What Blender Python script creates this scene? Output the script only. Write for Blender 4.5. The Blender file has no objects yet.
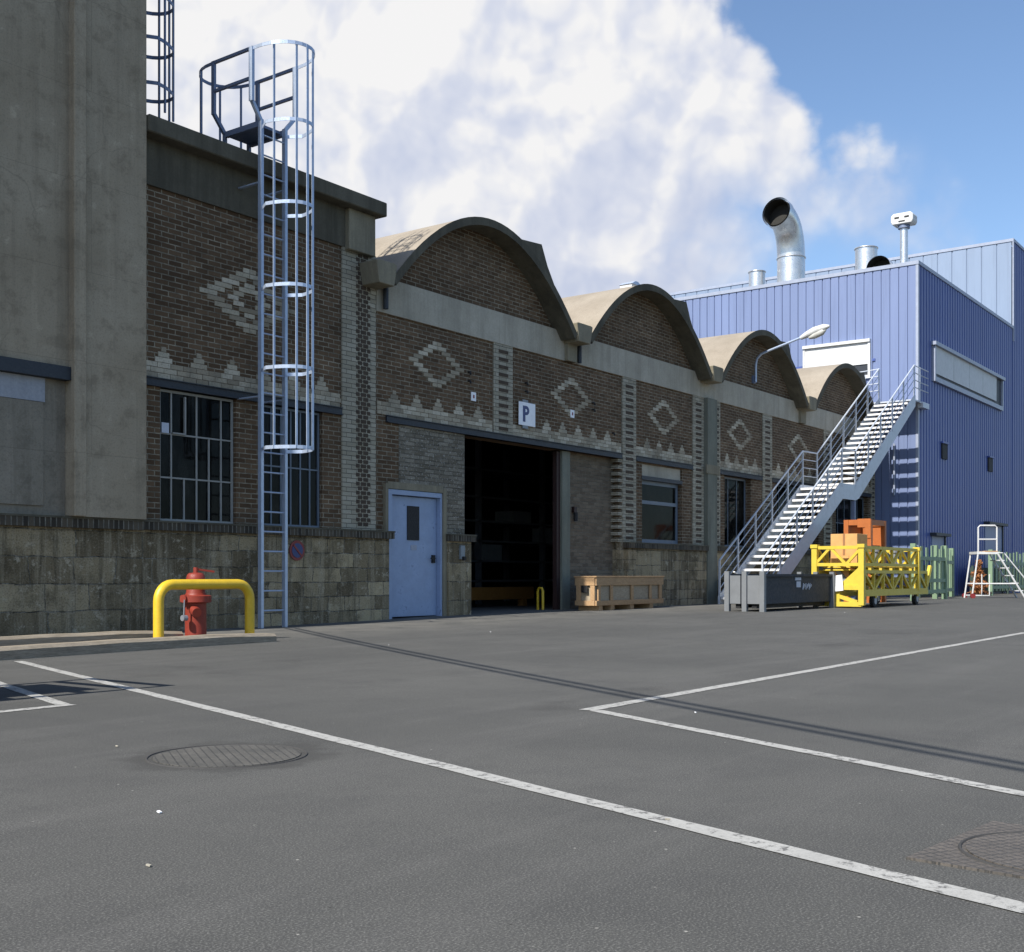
import bpy, bmesh, math, random
from mathutils import Vector, Matrix
R = math.radians
random.seed(7)
sc = bpy.context.scene
COL = sc.collection

# ------------------------------------------------------------------ materials
class NT:
    def __init__(s, name):
        s.m = bpy.data.materials.new(name); s.m.use_nodes = True
        s.t = s.m.node_tree; s.b = s.t.nodes['Principled BSDF']
    def n(s, typ, **kw):
        o = s.t.nodes.new(typ)
        for k, v in kw.items():
            if k.startswith('i_'):
                key = k[2:].replace('_', ' ')
                o.inputs[key].default_value = v
            else: setattr(o, k, v)
        return o
    def l(s, a, b): s.t.links.new(a, b)
    def pos(s, scale=(1, 1, 1), loc=(0, 0, 0), rot=(0, 0, 0)):
        g = s.n('ShaderNodeNewGeometry'); mp = s.n('ShaderNodeMapping')
        mp.inputs['Scale'].default_value = scale; mp.inputs['Location'].default_value = loc; mp.inputs['Rotation'].default_value = rot
        s.l(g.outputs['Position'], mp.inputs['Vector']); return mp.outputs['Vector']
    def noise(s, vec, scale, detail=4, rough=.6):
        o = s.n('ShaderNodeTexNoise'); o.inputs['Scale'].default_value = scale
        o.inputs['Detail'].default_value = detail; o.inputs['Roughness'].default_value = rough
        s.l(vec, o.inputs['Vector']); return o.outputs['Fac']
    def ramp(s, fac, stops):
        o = s.n('ShaderNodeValToRGB'); e = o.color_ramp.elements
        while len(e) < len(stops): e.new(.5)
        for i, (p, c) in enumerate(stops):
            e[i].position = p; e[i].color = (c, c, c, 1) if not isinstance(c, tuple) else (*c, 1)
        s.l(fac, o.inputs['Fac']); return o.outputs['Color']
    def mix(s, fac, a, b, typ='MIX'):
        o = s.n('ShaderNodeMix', data_type='RGBA', blend_type=typ)
        for sock, v in ((o.inputs['Factor'], fac), (o.inputs['A'], a), (o.inputs['B'], b)):
            if isinstance(v, bpy.types.NodeSocket): s.l(v, sock)
            elif isinstance(v, tuple): sock.default_value = (*v, 1)
            else: sock.default_value = v
        return o.outputs['Result']
    def bump(s, h, strength=.3, dist=.01, normal=None):
        o = s.n('ShaderNodeBump'); o.inputs['Strength'].default_value = strength; o.inputs['Distance'].default_value = dist
        s.l(h, o.inputs['Height'])
        if normal: s.l(normal, o.inputs['Normal'])
        s.l(o.outputs['Normal'], s.b.inputs['Normal']); return o.outputs['Normal']
    def col(s, c):
        if isinstance(c, tuple): s.b.inputs['Base Color'].default_value = (*c, 1)
        else: s.l(c, s.b.inputs['Base Color'])
    def set(s, rough=.7, metal=0, spec=.5):
        s.b.inputs['Roughness'].default_value = rough; s.b.inputs['Metallic'].default_value = metal
        s.b.inputs['Specular IOR Level'].default_value = spec; return s.m

def wallvec(k):       # (along wall, height, depth) from the world position; along = x + y so it works on both wall directions
    g = k.n('ShaderNodeNewGeometry'); sx = k.n('ShaderNodeSeparateXYZ'); k.l(g.outputs['Position'], sx.inputs[0])
    ad = k.n('ShaderNodeMath', operation='ADD'); k.l(sx.outputs['X'], ad.inputs[0]); k.l(sx.outputs['Y'], ad.inputs[1])
    cb = k.n('ShaderNodeCombineXYZ'); k.l(ad.outputs[0], cb.inputs['X']); k.l(sx.outputs['Z'], cb.inputs['Y'])
    return cb.outputs[0]

def m_render(name, c, c2, stain):
    k = NT(name); v = wallvec(k); p = k.pos()
    a = k.noise(v, .8, 8, .65); m = k.noise(v, 3.2, 8, .7); f = k.noise(p, 45, 4)
    col = k.mix(k.ramp(a, [(.38, 0.0), (.6, 1.0)]), c, c2)
    st = k.noise(k.pos((3.2, 3.2, .12)), 1.5, 7, .7); col = k.mix(k.ramp(st, [(.5, 0.0), (.66, stain)]), col, tuple(x * .45 for x in c))
    st2 = k.noise(k.pos((6, 6, .2), loc=(3, 8, 1)), 1.3, 6, .7); col = k.mix(k.ramp(st2, [(.54, 0.0), (.68, stain * .8)]), col, tuple(min(1, x * 1.45) for x in c2))
    col = k.mix(k.ramp(m, [(.37, .5), (.47, 0.0)]), col, tuple(x * .62 for x in c)); col = k.mix(k.ramp(m, [(.6, 0.0), (.66, .5)]), col, tuple(x * 1.35 for x in c2))
    b = k.n('ShaderNodeTexBrick', offset=.5); k.l(v, b.inputs['Vector']); b.inputs['Scale'].default_value = 1; b.inputs['Brick Width'].default_value = 3.4; b.inputs['Row Height'].default_value = 1.15; b.inputs['Mortar Size'].default_value = .005
    col = k.mix(k.mix(1.0, b.outputs['Fac'], (.35, .35, .35), 'MULTIPLY'), col, tuple(x * .5 for x in c))
    cv = k.n('ShaderNodeTexVoronoi', feature='DISTANCE_TO_EDGE'); cv.inputs['Scale'].default_value = .5
    w_ = k.n('ShaderNodeTexNoise'); w_.inputs['Scale'].default_value = 1.4; w_.inputs['Detail'].default_value = 7; k.l(v, w_.inputs['Vector'])
    wv = k.n('ShaderNodeVectorMath', operation='MULTIPLY_ADD'); k.l(w_.outputs['Color'], wv.inputs[0]); wv.inputs[1].default_value = (.8, .8, 0); k.l(v, wv.inputs[2]); k.l(wv.outputs[0], cv.inputs['Vector'])
    col = k.mix(k.mix(1.0, k.ramp(cv.outputs['Distance'], [(.0015, .35), (.005, 0.0)]), k.ramp(a, [(.45, 0.0), (.55, 1.0)]), 'MULTIPLY'), col, tuple(x * .35 for x in c))
    col = k.mix(k.ramp(f, [(.36, .35), (.5, 0.0)]), col, tuple(x * .6 for x in c))
    k.col(col); k.bump(k.mix(.5, f, m), .5, .012); return k.set(.92, 0, .25)

def m_brick(name, c1, c2, mortar, dirt=.5, w=.228, h=.073, ms=.007, hi=(.35, .33, .3), patch=.62):
    k = NT(name); v = wallvec(k)
    nv = k.noise(v, 9, 3); wob = k.n('ShaderNodeVectorMath', operation='MULTIPLY_ADD')
    nz = k.n('ShaderNodeTexNoise'); nz.inputs['Scale'].default_value = 14; k.l(v, nz.inputs['Vector'])
    k.l(nz.outputs['Color'], wob.inputs[0]); wob.inputs[1].default_value = (.008, .008, 0); k.l(v, wob.inputs[2])
    b = k.n('ShaderNodeTexBrick', offset=.5); k.l(wob.outputs[0], b.inputs['Vector'])
    b.inputs['Scale'].default_value = 1; b.inputs['Brick Width'].default_value = w; b.inputs['Row Height'].default_value = h
    b.inputs['Mortar Size'].default_value = ms; b.inputs['Mortar Smooth'].default_value = .2; b.inputs['Bias'].default_value = -.1
    b.inputs['Color1'].default_value = (*c1, 1); b.inputs['Color2'].default_value = (*c2, 1); b.inputs['Mortar'].default_value = (0, 0, 0, 1)
    # mortar: bright where fresh, dark with soot elsewhere
    big = k.noise(v, .9, 5, .65); mid = k.noise(v, 5, 4, .65); fine = k.noise(v, 60, 3)
    mm = k.mix(k.ramp(mid, [(.38, .0), (.66, 1.0)]), tuple(x * .45 for x in mortar), mortar)
    col = k.mix(b.outputs['Fac'], b.outputs['Color'], mm)
    col = k.mix(k.ramp(big, [(.3, 1.0), (.7, 0.0)]), col, k.mix(1.0, col, (1 - dirt * .75,) * 3, 'MULTIPLY'))
    col = k.mix(k.ramp(fine, [(.35, .25), (.7, 0.0)]), col, (.03, .028, .025))
    sp = k.noise(v, 24, 2); col = k.mix(k.ramp(sp, [(patch + .1, 0.0), (patch + .16, .5)]), col, hi)
    k.col(col)
    inv = k.n('ShaderNodeMath', operation='SUBTRACT'); inv.inputs[0].default_value = 1; k.l(b.outputs['Fac'], inv.inputs[1])
    add = k.n('ShaderNodeMath', operation='MULTIPLY_ADD'); k.l(fine, add.inputs[0]); add.inputs[1].default_value = .5; k.l(inv.outputs[0], add.inputs[2])
    k.bump(add.outputs[0], .8, .012); return k.set(.9, 0, .25)

def m_conc(name, c, c2, stain=.5, streak=True, rough=.9, scale=1.0):
    k = NT(name); p = k.pos()
    a = k.noise(p, 1.1 * scale, 6, .65); f = k.noise(p, 35, 4)
    col = k.mix(k.ramp(a, [(.32, 0.0), (.68, 1.0)]), c, c2)
    if streak:
        st = k.noise(k.pos((2.2, 2.2, .16)), 1.6, 5, .7)
        col = k.mix(k.ramp(st, [(.45, 0.0), (.72, stain)]), col, tuple(x * .32 for x in c))
    md = k.noise(p, 6, 5, .7)
    col = k.mix(k.ramp(md, [(.52, 0.0), (.75, stain * .6)]), col, tuple(x * .5 for x in c2))
    col = k.mix(k.ramp(f, [(.3, .3), (.65, 0.0)]), col, tuple(x * .6 for x in c))
    k.col(col); h = k.mix(.5, f, md); k.bump(h, .5, .012); return k.set(rough, 0, .3)

def m_lightbrick():
    k = NT('pale_brick'); g = k.n('ShaderNodeNewGeometry'); p = k.pos(); a = k.noise(p, 1.6, 6, .7); f = k.noise(p, 40, 5, .7)
    col = k.ramp(g.outputs['Random Per Island'], [(0, (.26, .22, .155)), (.3, (.37, .32, .235)), (.7, (.45, .4, .3)), (1, (.56, .505, .395))])
    col = k.mix(k.ramp(a, [(.36, .5), (.5, 0.0)]), col, (.16, .145, .11)); col = k.mix(k.ramp(f, [(.36, .5), (.48, 0.0)]), col, (.16, .14, .1))
    k.col(col); k.bump(f, .5, .008); return k.set(.8, 0, .35)

def m_paint(name, c, rough=.45, metal=0, wear=.25, wc=(.06, .05, .045), scale=6, spec=.5):
    k = NT(name); p = k.pos(); a = k.noise(p, scale, 6, .7); f = k.noise(p, scale * 6, 4, .6)
    col = k.mix(k.ramp(a, [(.3, .0), (.75, 1.0)]), tuple(x * .86 for x in c), tuple(min(1, x * 1.08) for x in c))
    col = k.mix(k.ramp(k.mix(.5, a, f), [(.58, 0.0), (.68, wear)]), col, wc)
    k.col(col); r = k.ramp(f, [(.3, max(.05, rough - .12)), (.7, min(1, rough + .15))]); k.l(r, k.b.inputs['Roughness'])
    k.bump(f, .08, .003); k.b.inputs['Metallic'].default_value = metal; k.b.inputs['Specular IOR Level'].default_value = spec
    return k.m

def m_stone(name):
    k = NT(name); v = wallvec(k)
    nz = k.n('ShaderNodeTexNoise'); nz.inputs['Scale'].default_value = 4; nz.inputs['Detail'].default_value = 5; k.l(v, nz.inputs['Vector'])
    wob = k.n('ShaderNodeVectorMath', operation='MULTIPLY_ADD'); k.l(nz.outputs['Color'], wob.inputs[0]); wob.inputs[1].default_value = (.14, .06, 0); k.l(v, wob.inputs[2])
    def course(w, h, off):
        b = k.n('ShaderNodeTexBrick', offset=off, squash=1.7, squash_frequency=3); k.l(wob.outputs[0], b.inputs['Vector'])
        b.inputs['Scale'].default_value = 1; b.inputs['Brick Width'].default_value = w; b.inputs['Row Height'].default_value = h
        b.inputs['Mortar Size'].default_value = .008; b.inputs['Mortar Smooth'].default_value = .5
        b.inputs['Color1'].default_value = (.13, .1, .058, 1); b.inputs['Color2'].default_value = (.45, .365, .225, 1); b.inputs['Mortar'].default_value = (.2, .19, .165, 1); return b
    b1, b2 = course(.36, .228, .43), course(.62, .34, .37)
    sel = k.ramp(k.noise(k.pos((.35, .35, .01)), 1.0, 0), [(.49, 0.0), (.5, 1.0)])
    bc = k.mix(sel, b1.outputs['Color'], b2.outputs['Color']); bf = k.mix(sel, b1.outputs['Fac'], b2.outputs['Fac'])
    big = k.noise(v, 1.3, 8, .72); mid = k.noise(v, 6, 8, .78); f = k.noise(v, 45, 4, .7)
    mcol = k.mix(k.ramp(mid, [(.44, 0.0), (.54, 1.0)]), (.03, .028, .022), (.26, .245, .2))
    col = k.mix(bf, bc, mcol)
    col = k.mix(k.ramp(big, [(.38, .75), (.52, 0.0)]), col, (.085, .068, .04))
    st = k.noise(k.pos((6, 6, .35)), 1.5, 6, .72)
    col = k.mix(k.ramp(st, [(.5, 0.0), (.62, .55)]), col, (.38, .325, .225))
    st2 = k.noise(k.pos((5, 5, .4), loc=(7, 3, 2)), 1.3, 6, .72)
    col = k.mix(k.ramp(st2, [(.54, 0.0), (.66, .6)]), col, (.06, .05, .033))
    col = k.mix(k.ramp(mid, [(.55, 0.0), (.63, .75)]), col, (.5, .44, .325))
    col = k.mix(k.ramp(f, [(.36, .5), (.5, 0.0)]), col, (.05, .045, .033))
    col = k.mix(k.ramp(f, [(.56, 0.0), (.68, .5)]), col, (.34, .32, .28))
    k.col(col)
    inv = k.n('ShaderNodeMath', operation='SUBTRACT'); inv.inputs[0].default_value = 1.2; k.l(bf, inv.inputs[1])
    hh = k.mix(.6, inv.outputs[0], k.mix(.5, f, mid)); k.bump(hh, 1.0, .035); return k.set(.93, 0, .2)

def m_asphalt():
    k = NT('asphalt'); p = k.pos()
    big = k.noise(p, .3, 7, .62); mid = k.noise(p, 1.7, 8, .72); f = k.noise(p, 170, 3, .7); g0 = k.noise(p, 45, 4, .75)
    drag = k.noise(k.pos((.18, 1.5, 1), rot=(0, 0, R(-24))), 1.1, 6, .7)
    drag2 = k.noise(k.pos((1.6, .2, 1), rot=(0, 0, R(-15)), loc=(4, 2, 0)), .9, 6, .7)
    col = k.mix(k.ramp(big, [(.38, 0.0), (.62, 1.0)]), (.074, .074, .069), (.1, .099, .092))
    col = k.mix(k.ramp(mid, [(.36, .5), (.52, 0.0)]), col, (.058, .058, .056))
    col = k.mix(k.ramp(drag, [(.5, 0.0), (.66, .45)]), col, (.125, .122, .115))
    col = k.mix(k.ramp(drag2, [(.54, 0.0), (.68, .4)]), col, (.055, .055, .054))
    oil = k.noise(k.pos(loc=(3, 9, 0)), .75, 5, .55); col = k.mix(k.ramp(oil, [(.63, 0.0), (.7, .5)]), col, (.038, .037, .035))
    col = k.mix(k.ramp(f, [(.42, .6), (.52, 0.0)]), col, (.036, .036, .035))
    col = k.mix(k.ramp(f, [(.54, 0.0), (.64, .7)]), col, (.19, .187, .175))
    col = k.mix(k.ramp(g0, [(.4, .35), (.5, 0.0)]), col, (.055, .055, .054))
    sp = k.n('ShaderNodeTexVoronoi'); sp.inputs['Scale'].default_value = 22; k.l(p, sp.inputs['Vector'])
    sm = k.ramp(sp.outputs['Distance'], [(.06, 1.0), (.12, 0.0)])
    pick = k.n('ShaderNodeSeparateColor'); k.l(sp.outputs['Color'], pick.inputs[0])
    sel = k.ramp(pick.outputs[0], [(.955, 0.0), (.97, 1.0)])
    mul = k.mix(1.0, sm, sel, 'MULTIPLY'); col = k.mix(mul, col, (.33, .32, .29))
    sel2 = k.ramp(pick.outputs[1], [(.95, 0.0), (.97, .8)]); mul2 = k.mix(1.0, sm, sel2, 'MULTIPLY'); col = k.mix(mul2, col, (.025, .024, .022))
    dn = k.n('ShaderNodeVectorMath', operation='DISTANCE'); k.l(p, dn.inputs[0]); dn.inputs[1].default_value = (3.29, 3.86, 0)
    dj = k.n('ShaderNodeMath', operation='MULTIPLY_ADD'); k.l(k.noise(p, 3.5, 6, .7), dj.inputs[0]); dj.inputs[1].default_value = .7; k.l(dn.outputs['Value'], dj.inputs[2])
    col = k.mix(k.ramp(dj.outputs[0], [(.68, .6), (.8, 0.0)]), col, (.045, .044, .041))
    g2 = k.n('ShaderNodeNewGeometry'); sx = k.n('ShaderNodeSeparateXYZ'); k.l(g2.outputs['Position'], sx.inputs[0])
    mr = k.n('ShaderNodeMapRange', interpolation_type='SMOOTHSTEP'); mr.inputs['From Min'].default_value = 9.5; mr.inputs['From Max'].default_value = 12.8; k.l(sx.outputs['Y'], mr.inputs['Value'])
    dm = k.mix(1.0, k.ramp(mid, [(.38, .15), (.6, .8)]), mr.outputs[0], 'MULTIPLY')
    col = k.mix(dm, col, (.16, .153, .135))
    k.col(col); k.bump(k.mix(.5, f, g0), .16, .003); return k.set(.92, 0, .25)

def m_line():
    k = NT('worn_road_paint'); p = k.pos(); f = k.noise(p, 120, 3, .7); a = k.noise(p, 3.5, 6, .7); c = k.noise(p, 22, 4, .7)
    h = k.mix(.5, k.mix(.5, f, a), c)
    col = k.mix(k.ramp(a, [(.3, 0.0), (.7, 1.0)]), (.34, .335, .315), (.43, .425, .4))
    col = k.mix(k.ramp(h, [(.515, 0.0), (.575, .92)]), col, (.1, .098, .094))
    col = k.mix(k.ramp(f, [(.35, .35), (.55, 0.0)]), col, (.2, .2, .19))
    k.col(col); k.bump(f, .4, .004); return k.set(.8, 0, .3)

def m_wood(name, c1, c2, axis=(1, 14, 14), rough=.75):
    k = NT(name); p = k.pos(axis); a = k.noise(p, 2.2, 6, .7); f = k.noise(p, 9, 4, .6)
    col = k.mix(k.ramp(a, [(.3, 0.0), (.7, 1.0)]), c1, c2)
    col = k.mix(k.ramp(f, [(.3, .5), (.6, 0.0)]), col, tuple(x * .45 for x in c1))
    sp = k.noise(k.pos(), 3, 4, .7); col = k.mix(k.ramp(sp, [(.5, 0.0), (.75, .4)]), col, tuple(x * .5 for x in c2))
    k.col(col); k.bump(f, .3, .006); return k.set(rough, 0, .3)

def m_glass(name, tint=(.022, .022, .02)):
    k = NT(name); k.t.nodes.remove(k.b)
    g = k.n('ShaderNodeBsdfGlossy'); g.inputs['Roughness'].default_value = .06; g.inputs['Color'].default_value = (.8, .85, .9, 1)
    t = k.n('ShaderNodeBsdfTransparent'); t.inputs['Color'].default_value = (.14, .15, .16, 1)
    d = k.n('ShaderNodeBsdfDiffuse'); d.inputs['Color'].default_value = (*tint, 1)
    fr = k.n('ShaderNodeFresnel'); fr.inputs['IOR'].default_value = 1.45
    bp = k.n('ShaderNodeBump'); bp.inputs['Strength'].default_value = .06; bp.inputs['Distance'].default_value = .02
    k.l(k.noise(k.pos(), 2.5, 2), bp.inputs['Height']); k.l(bp.outputs[0], g.inputs['Normal'])
    m1 = k.n('ShaderNodeMixShader'); k.l(k.ramp(k.noise(k.pos((1.5, 1.5, .8)), 2.2, 6, .7), [(.42, .15), (.62, .75)]), m1.inputs[0]); k.l(t.outputs[0], m1.inputs[1]); k.l(d.outputs[0], m1.inputs[2])
    m2 = k.n('ShaderNodeMixShader'); fm = k.n('ShaderNodeMath', operation='MULTIPLY'); fm.inputs[1].default_value = .2; k.l(fr.outputs[0], fm.inputs[0]); k.l(fm.outputs[0], m2.inputs[0]); k.l(m1.outputs[0], m2.inputs[1]); k.l(g.outputs[0], m2.inputs[2])
    k.l(m2.outputs[0], k.t.nodes['Material Output'].inputs['Surface']); return k.m

def m_clad(name, c, rough=.45):
    k = NT(name); p = k.pos((.6, .6, .12)); a = k.noise(p, 1.2, 5, .65); pan = k.noise(k.pos((1.1, 1.1, .13)), 1.0, 2)
    col = k.mix(k.ramp(a, [(.3, 0.0), (.7, 1.0)]), tuple(x * .92 for x in c), tuple(x * 1.05 for x in c))
    col = k.mix(k.ramp(pan, [(.4, 0.0), (.6, .3)]), col, tuple(x * .88 for x in c))
    st = k.noise(k.pos((4, 4, .12)), 2, 5, .7); col = k.mix(k.ramp(st, [(.52, 0.0), (.68, .35)]), col, tuple(x * .62 for x in c))
    k.col(col); k.bump(k.noise(k.pos((.7, .7, .3)), 2.0, 2), .12, .03); return k.set(rough, 0, .4)

def m_cover(name, grid, c1, c2):
    k = NT(name); p = k.pos(rot=(0, 0, R(32)))
    b = k.n('ShaderNodeTexBrick', offset=0); k.l(p, b.inputs['Vector']); b.inputs['Scale'].default_value = 1
    b.inputs['Brick Width'].default_value = grid; b.inputs['Row Height'].default_value = grid; b.inputs['Mortar Size'].default_value = grid * .09; b.inputs['Mortar Smooth'].default_value = .3
    a = k.noise(p, 6, 5, .7); f = k.noise(p, 120, 3)
    col = k.mix(k.ramp(a, [(.35, 0.0), (.65, 1.0)]), c1, c2)
    er = k.mix(1.0, b.outputs['Fac'], k.ramp(k.noise(p, 9, 4, .7), [(.4, .55), (.6, 1.0)]), 'MULTIPLY'); col = k.mix(er, col, (.035, .034, .032)); col = k.mix(k.ramp(f, [(.4, .4), (.6, 0.0)]), col, (.04, .04, .038))
    k.col(col); inv = k.n('ShaderNodeMath', operation='SUBTRACT'); inv.inputs[0].default_value = 1; k.l(b.outputs['Fac'], inv.inputs[1])
    k.bump(inv.outputs[0], .7, .006); return k.set(.7, .0, .5)

M = dict(
    brick=m_brick('dark_brown_brick', (.12, .072, .039), (.215, .137, .079), (.47, .41, .3), ms=.0085),
    brick2=m_brick('red_brown_infill_brick', (.18, .14, .098), (.29, .235, .17), (.32, .29, .225), dirt=.5, patch=.56),
    brickg=m_brick('grey_infill_brick', (.2, .175, .13), (.36, .325, .255), (.24, .215, .17), dirt=.45, w=.26, ms=.008, patch=.485, hi=(.5, .48, .43)),
    lightb=m_brick('pale_glazed_brick', (.4, .365, .275), (.55, .51, .405), (.24, .215, .165), dirt=.35, ms=.005, patch=.9),
    light=m_lightbrick(),
    rowlock=m_brick('rowlock_brick', (.05, .043, .033), (.15, .125, .09), (.3, .28, .23), w=.075, h=.4, ms=.009),
    inset=m_conc('dark_inset_brick', (.06, .045, .033), (.1, .075, .055), .5, False, .9, 8),
    conc=m_conc('weathered_concrete', (.22, .195, .14), (.31, .28, .2), .5),
    tower=m_render('tower_render', (.31, .257, .182), (.365, .308, .225), .3),
    towerg=m_render('grey_render', (.21, .187, .145), (.26, .232, .185), .4),
    beam=m_conc('pale_concrete', (.37, .34, .27), (.5, .46, .375), .4),
    dark=m_conc('sooty_concrete', (.09, .082, .06), (.14, .128, .095), .6),
    roof=m_conc('vault_concrete', (.26, .222, .172), (.34, .295, .235), .5, False),
    stone=m_stone('sooty_stone_block'),
    asphalt=m_asphalt(), line=m_line(),
    steel_blue=m_paint('slate_blue_steel', (.02, .026, .036), .55),
    door=m_paint('pale_blue_door_paint', (.28, .36, .52), .5, wear=.75, wc=(.08, .095, .15), scale=3.5),
    frame=m_paint('weathered_window_steel', (.3, .3, .28), .6, wear=.5),
    frameb=m_paint('blue_grey_window_paint', (.13, .165, .21), .5),
    glass=m_glass('dusty_glass'), black=m_paint('black_recess', (.012, .012, .013), .7, wear=0),
    galv=m_paint('galvanised_steel', (.43, .51, .65), .38, .4, wear=.15, wc=(.3, .32, .36), scale=9),
    galvd=m_paint('galvanised_grating', (.16, .2, .3), .5, .2),
    stair=m_paint('stair_steel', (.5, .54, .6), .42, .15, wear=.12, wc=(.2, .2, .24)),
    tread=m_paint('tread_grating', (.7, .69, .68), .5, .1, wear=.15),
    yellow=m_paint('yellow_paint', (.68, .45, .025), .42, wear=.5, wc=(.22, .15, .05), scale=8),
    yellow2=m_paint('pale_yellow_paint', (.62, .47, .05), .5, wear=.6, wc=(.2, .14, .05), scale=7),
    red=m_paint('red_paint', (.23, .03, .016), .55, wear=.6, wc=(.13, .025, .015), scale=12),
    redd=m_paint('dark_red_door', (.03, .012, .01), .6),
    orange=m_paint('orange_paint', (.4, .115, .022), .55, wear=.6, wc=(.16, .05, .025), scale=8),
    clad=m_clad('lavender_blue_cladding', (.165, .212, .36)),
    cladr=m_clad('shaded_blue_cladding', (.062, .1, .3)),  # same hall cladding, darkened in colour to carry the side wall's shade
    cladu=m_clad('pale_blue_cladding', (.215, .275, .38)),
    flash=m_paint('pale_flashing', (.3, .335, .42), .4, wear=.05),
    white=m_paint('white_paint', (.6, .6, .59), .5, wear=.15, wc=(.4, .4, .38)),
    duct=m_paint('spiral_duct_zinc', (.66, .67, .68), .34, .85, wear=.1, wc=(.4, .4, .42), scale=4),
    ductin=m_paint('duct_inside_shade', (.018, .017, .014), .8),  # near-black colour paints the shade inside the duct mouths
    boxgrey=m_paint('grey_tank_paint', (.17, .18, .19), .55, wear=.5, wc=(.09, .09, .09), scale=4),
    boxdark=m_paint('shaded_tank_paint', (.03, .036, .045), .75, wear=.3, wc=(.09, .09, .09), scale=4),  # tank grey darkened so the colour holds the long side's shade
    wood=m_wood('pine_timber', (.4, .245, .122), (.53, .345, .19)),
    ply=m_wood('plywood_panel', (.36, .29, .2), (.46, .38, .27), (1.5, 8, 8)),
    sleeper=m_wood('weathered_timber', (.2, .165, .12), (.4, .345, .27), (.8, 16, 22), .85),
    green=m_paint('pale_green_paint', (.19, .28, .175), .55, wear=.3, wc=(.12, .15, .09)),
    greend=m_paint('dark_green_paint', (.03, .055, .045), .7),
    postg=m_conc('green_grey_post', (.17, .18, .145), (.23, .235, .19), .5),
    amber=m_paint('dull_amber_paint', (.22, .1, .02), .6),
    paleblue=m_conc('pale_blue_grey_board', (.3, .32, .36), (.38, .4, .44), .3),
    card=m_paint('cardboard', (.6, .33, .12), .8, wear=.05, wc=(.3, .18, .08)),
    paper=m_paint('white_paper', (.78, .78, .77), .7, wear=.03, wc=(.5, .5, .5)),
    sign=m_paint('sign_white', (.9, .91, .95), .45, wear=.1, wc=(.4, .4, .4)),
    signb=m_paint('sign_blue', (.025, .045, .16), .45, wear=.05),
    signr=m_paint('sign_red', (.2, .02, .02), .45, wear=.3, wc=(.2, .1, .08)),
    rubber=m_paint('black_rubber', (.02, .02, .02), .8, wear=.1), hub=m_paint('wheel_hub', (.3, .32, .36), .45, .5),
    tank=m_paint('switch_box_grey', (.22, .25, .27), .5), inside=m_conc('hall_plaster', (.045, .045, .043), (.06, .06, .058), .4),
    rack=m_paint('rack_steel', (.13, .145, .17), .5), lamp=m_paint('lamp_housing', (.6, .6, .58), .35, wear=.1),
    lens=m_paint('lamp_bowl', (.5, .49, .44), .2, wear=0), cover=m_cover('cast_iron_cover', .034, (.07, .068, .061), (.13, .122, .106)),
    rusty=m_cover('rusty_iron_cover', .03, (.085, .074, .062), (.14, .12, .1)), tar=m_conc('tar_patch', (.045, .045, .045), (.062, .06, .058), .3, False),
    kerbpave=m_conc('island_screed', (.13, .125, .11), (.2, .19, .17), .4, False), wire=m_paint('cable_sheath', (.02, .02, .02), .6, wear=0),
    leaf=m_paint('dried_leaf', (.34, .14, .05), .8, wear=.4, wc=(.15, .06, .03), scale=14), tan=m_paint('cabinet_ply', (.3, .15, .06), .7),
    sticker=m_paint('label_paper', (.5, .54, .62), .6, wear=.4, wc=(.25, .28, .33), scale=20),
)

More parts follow.
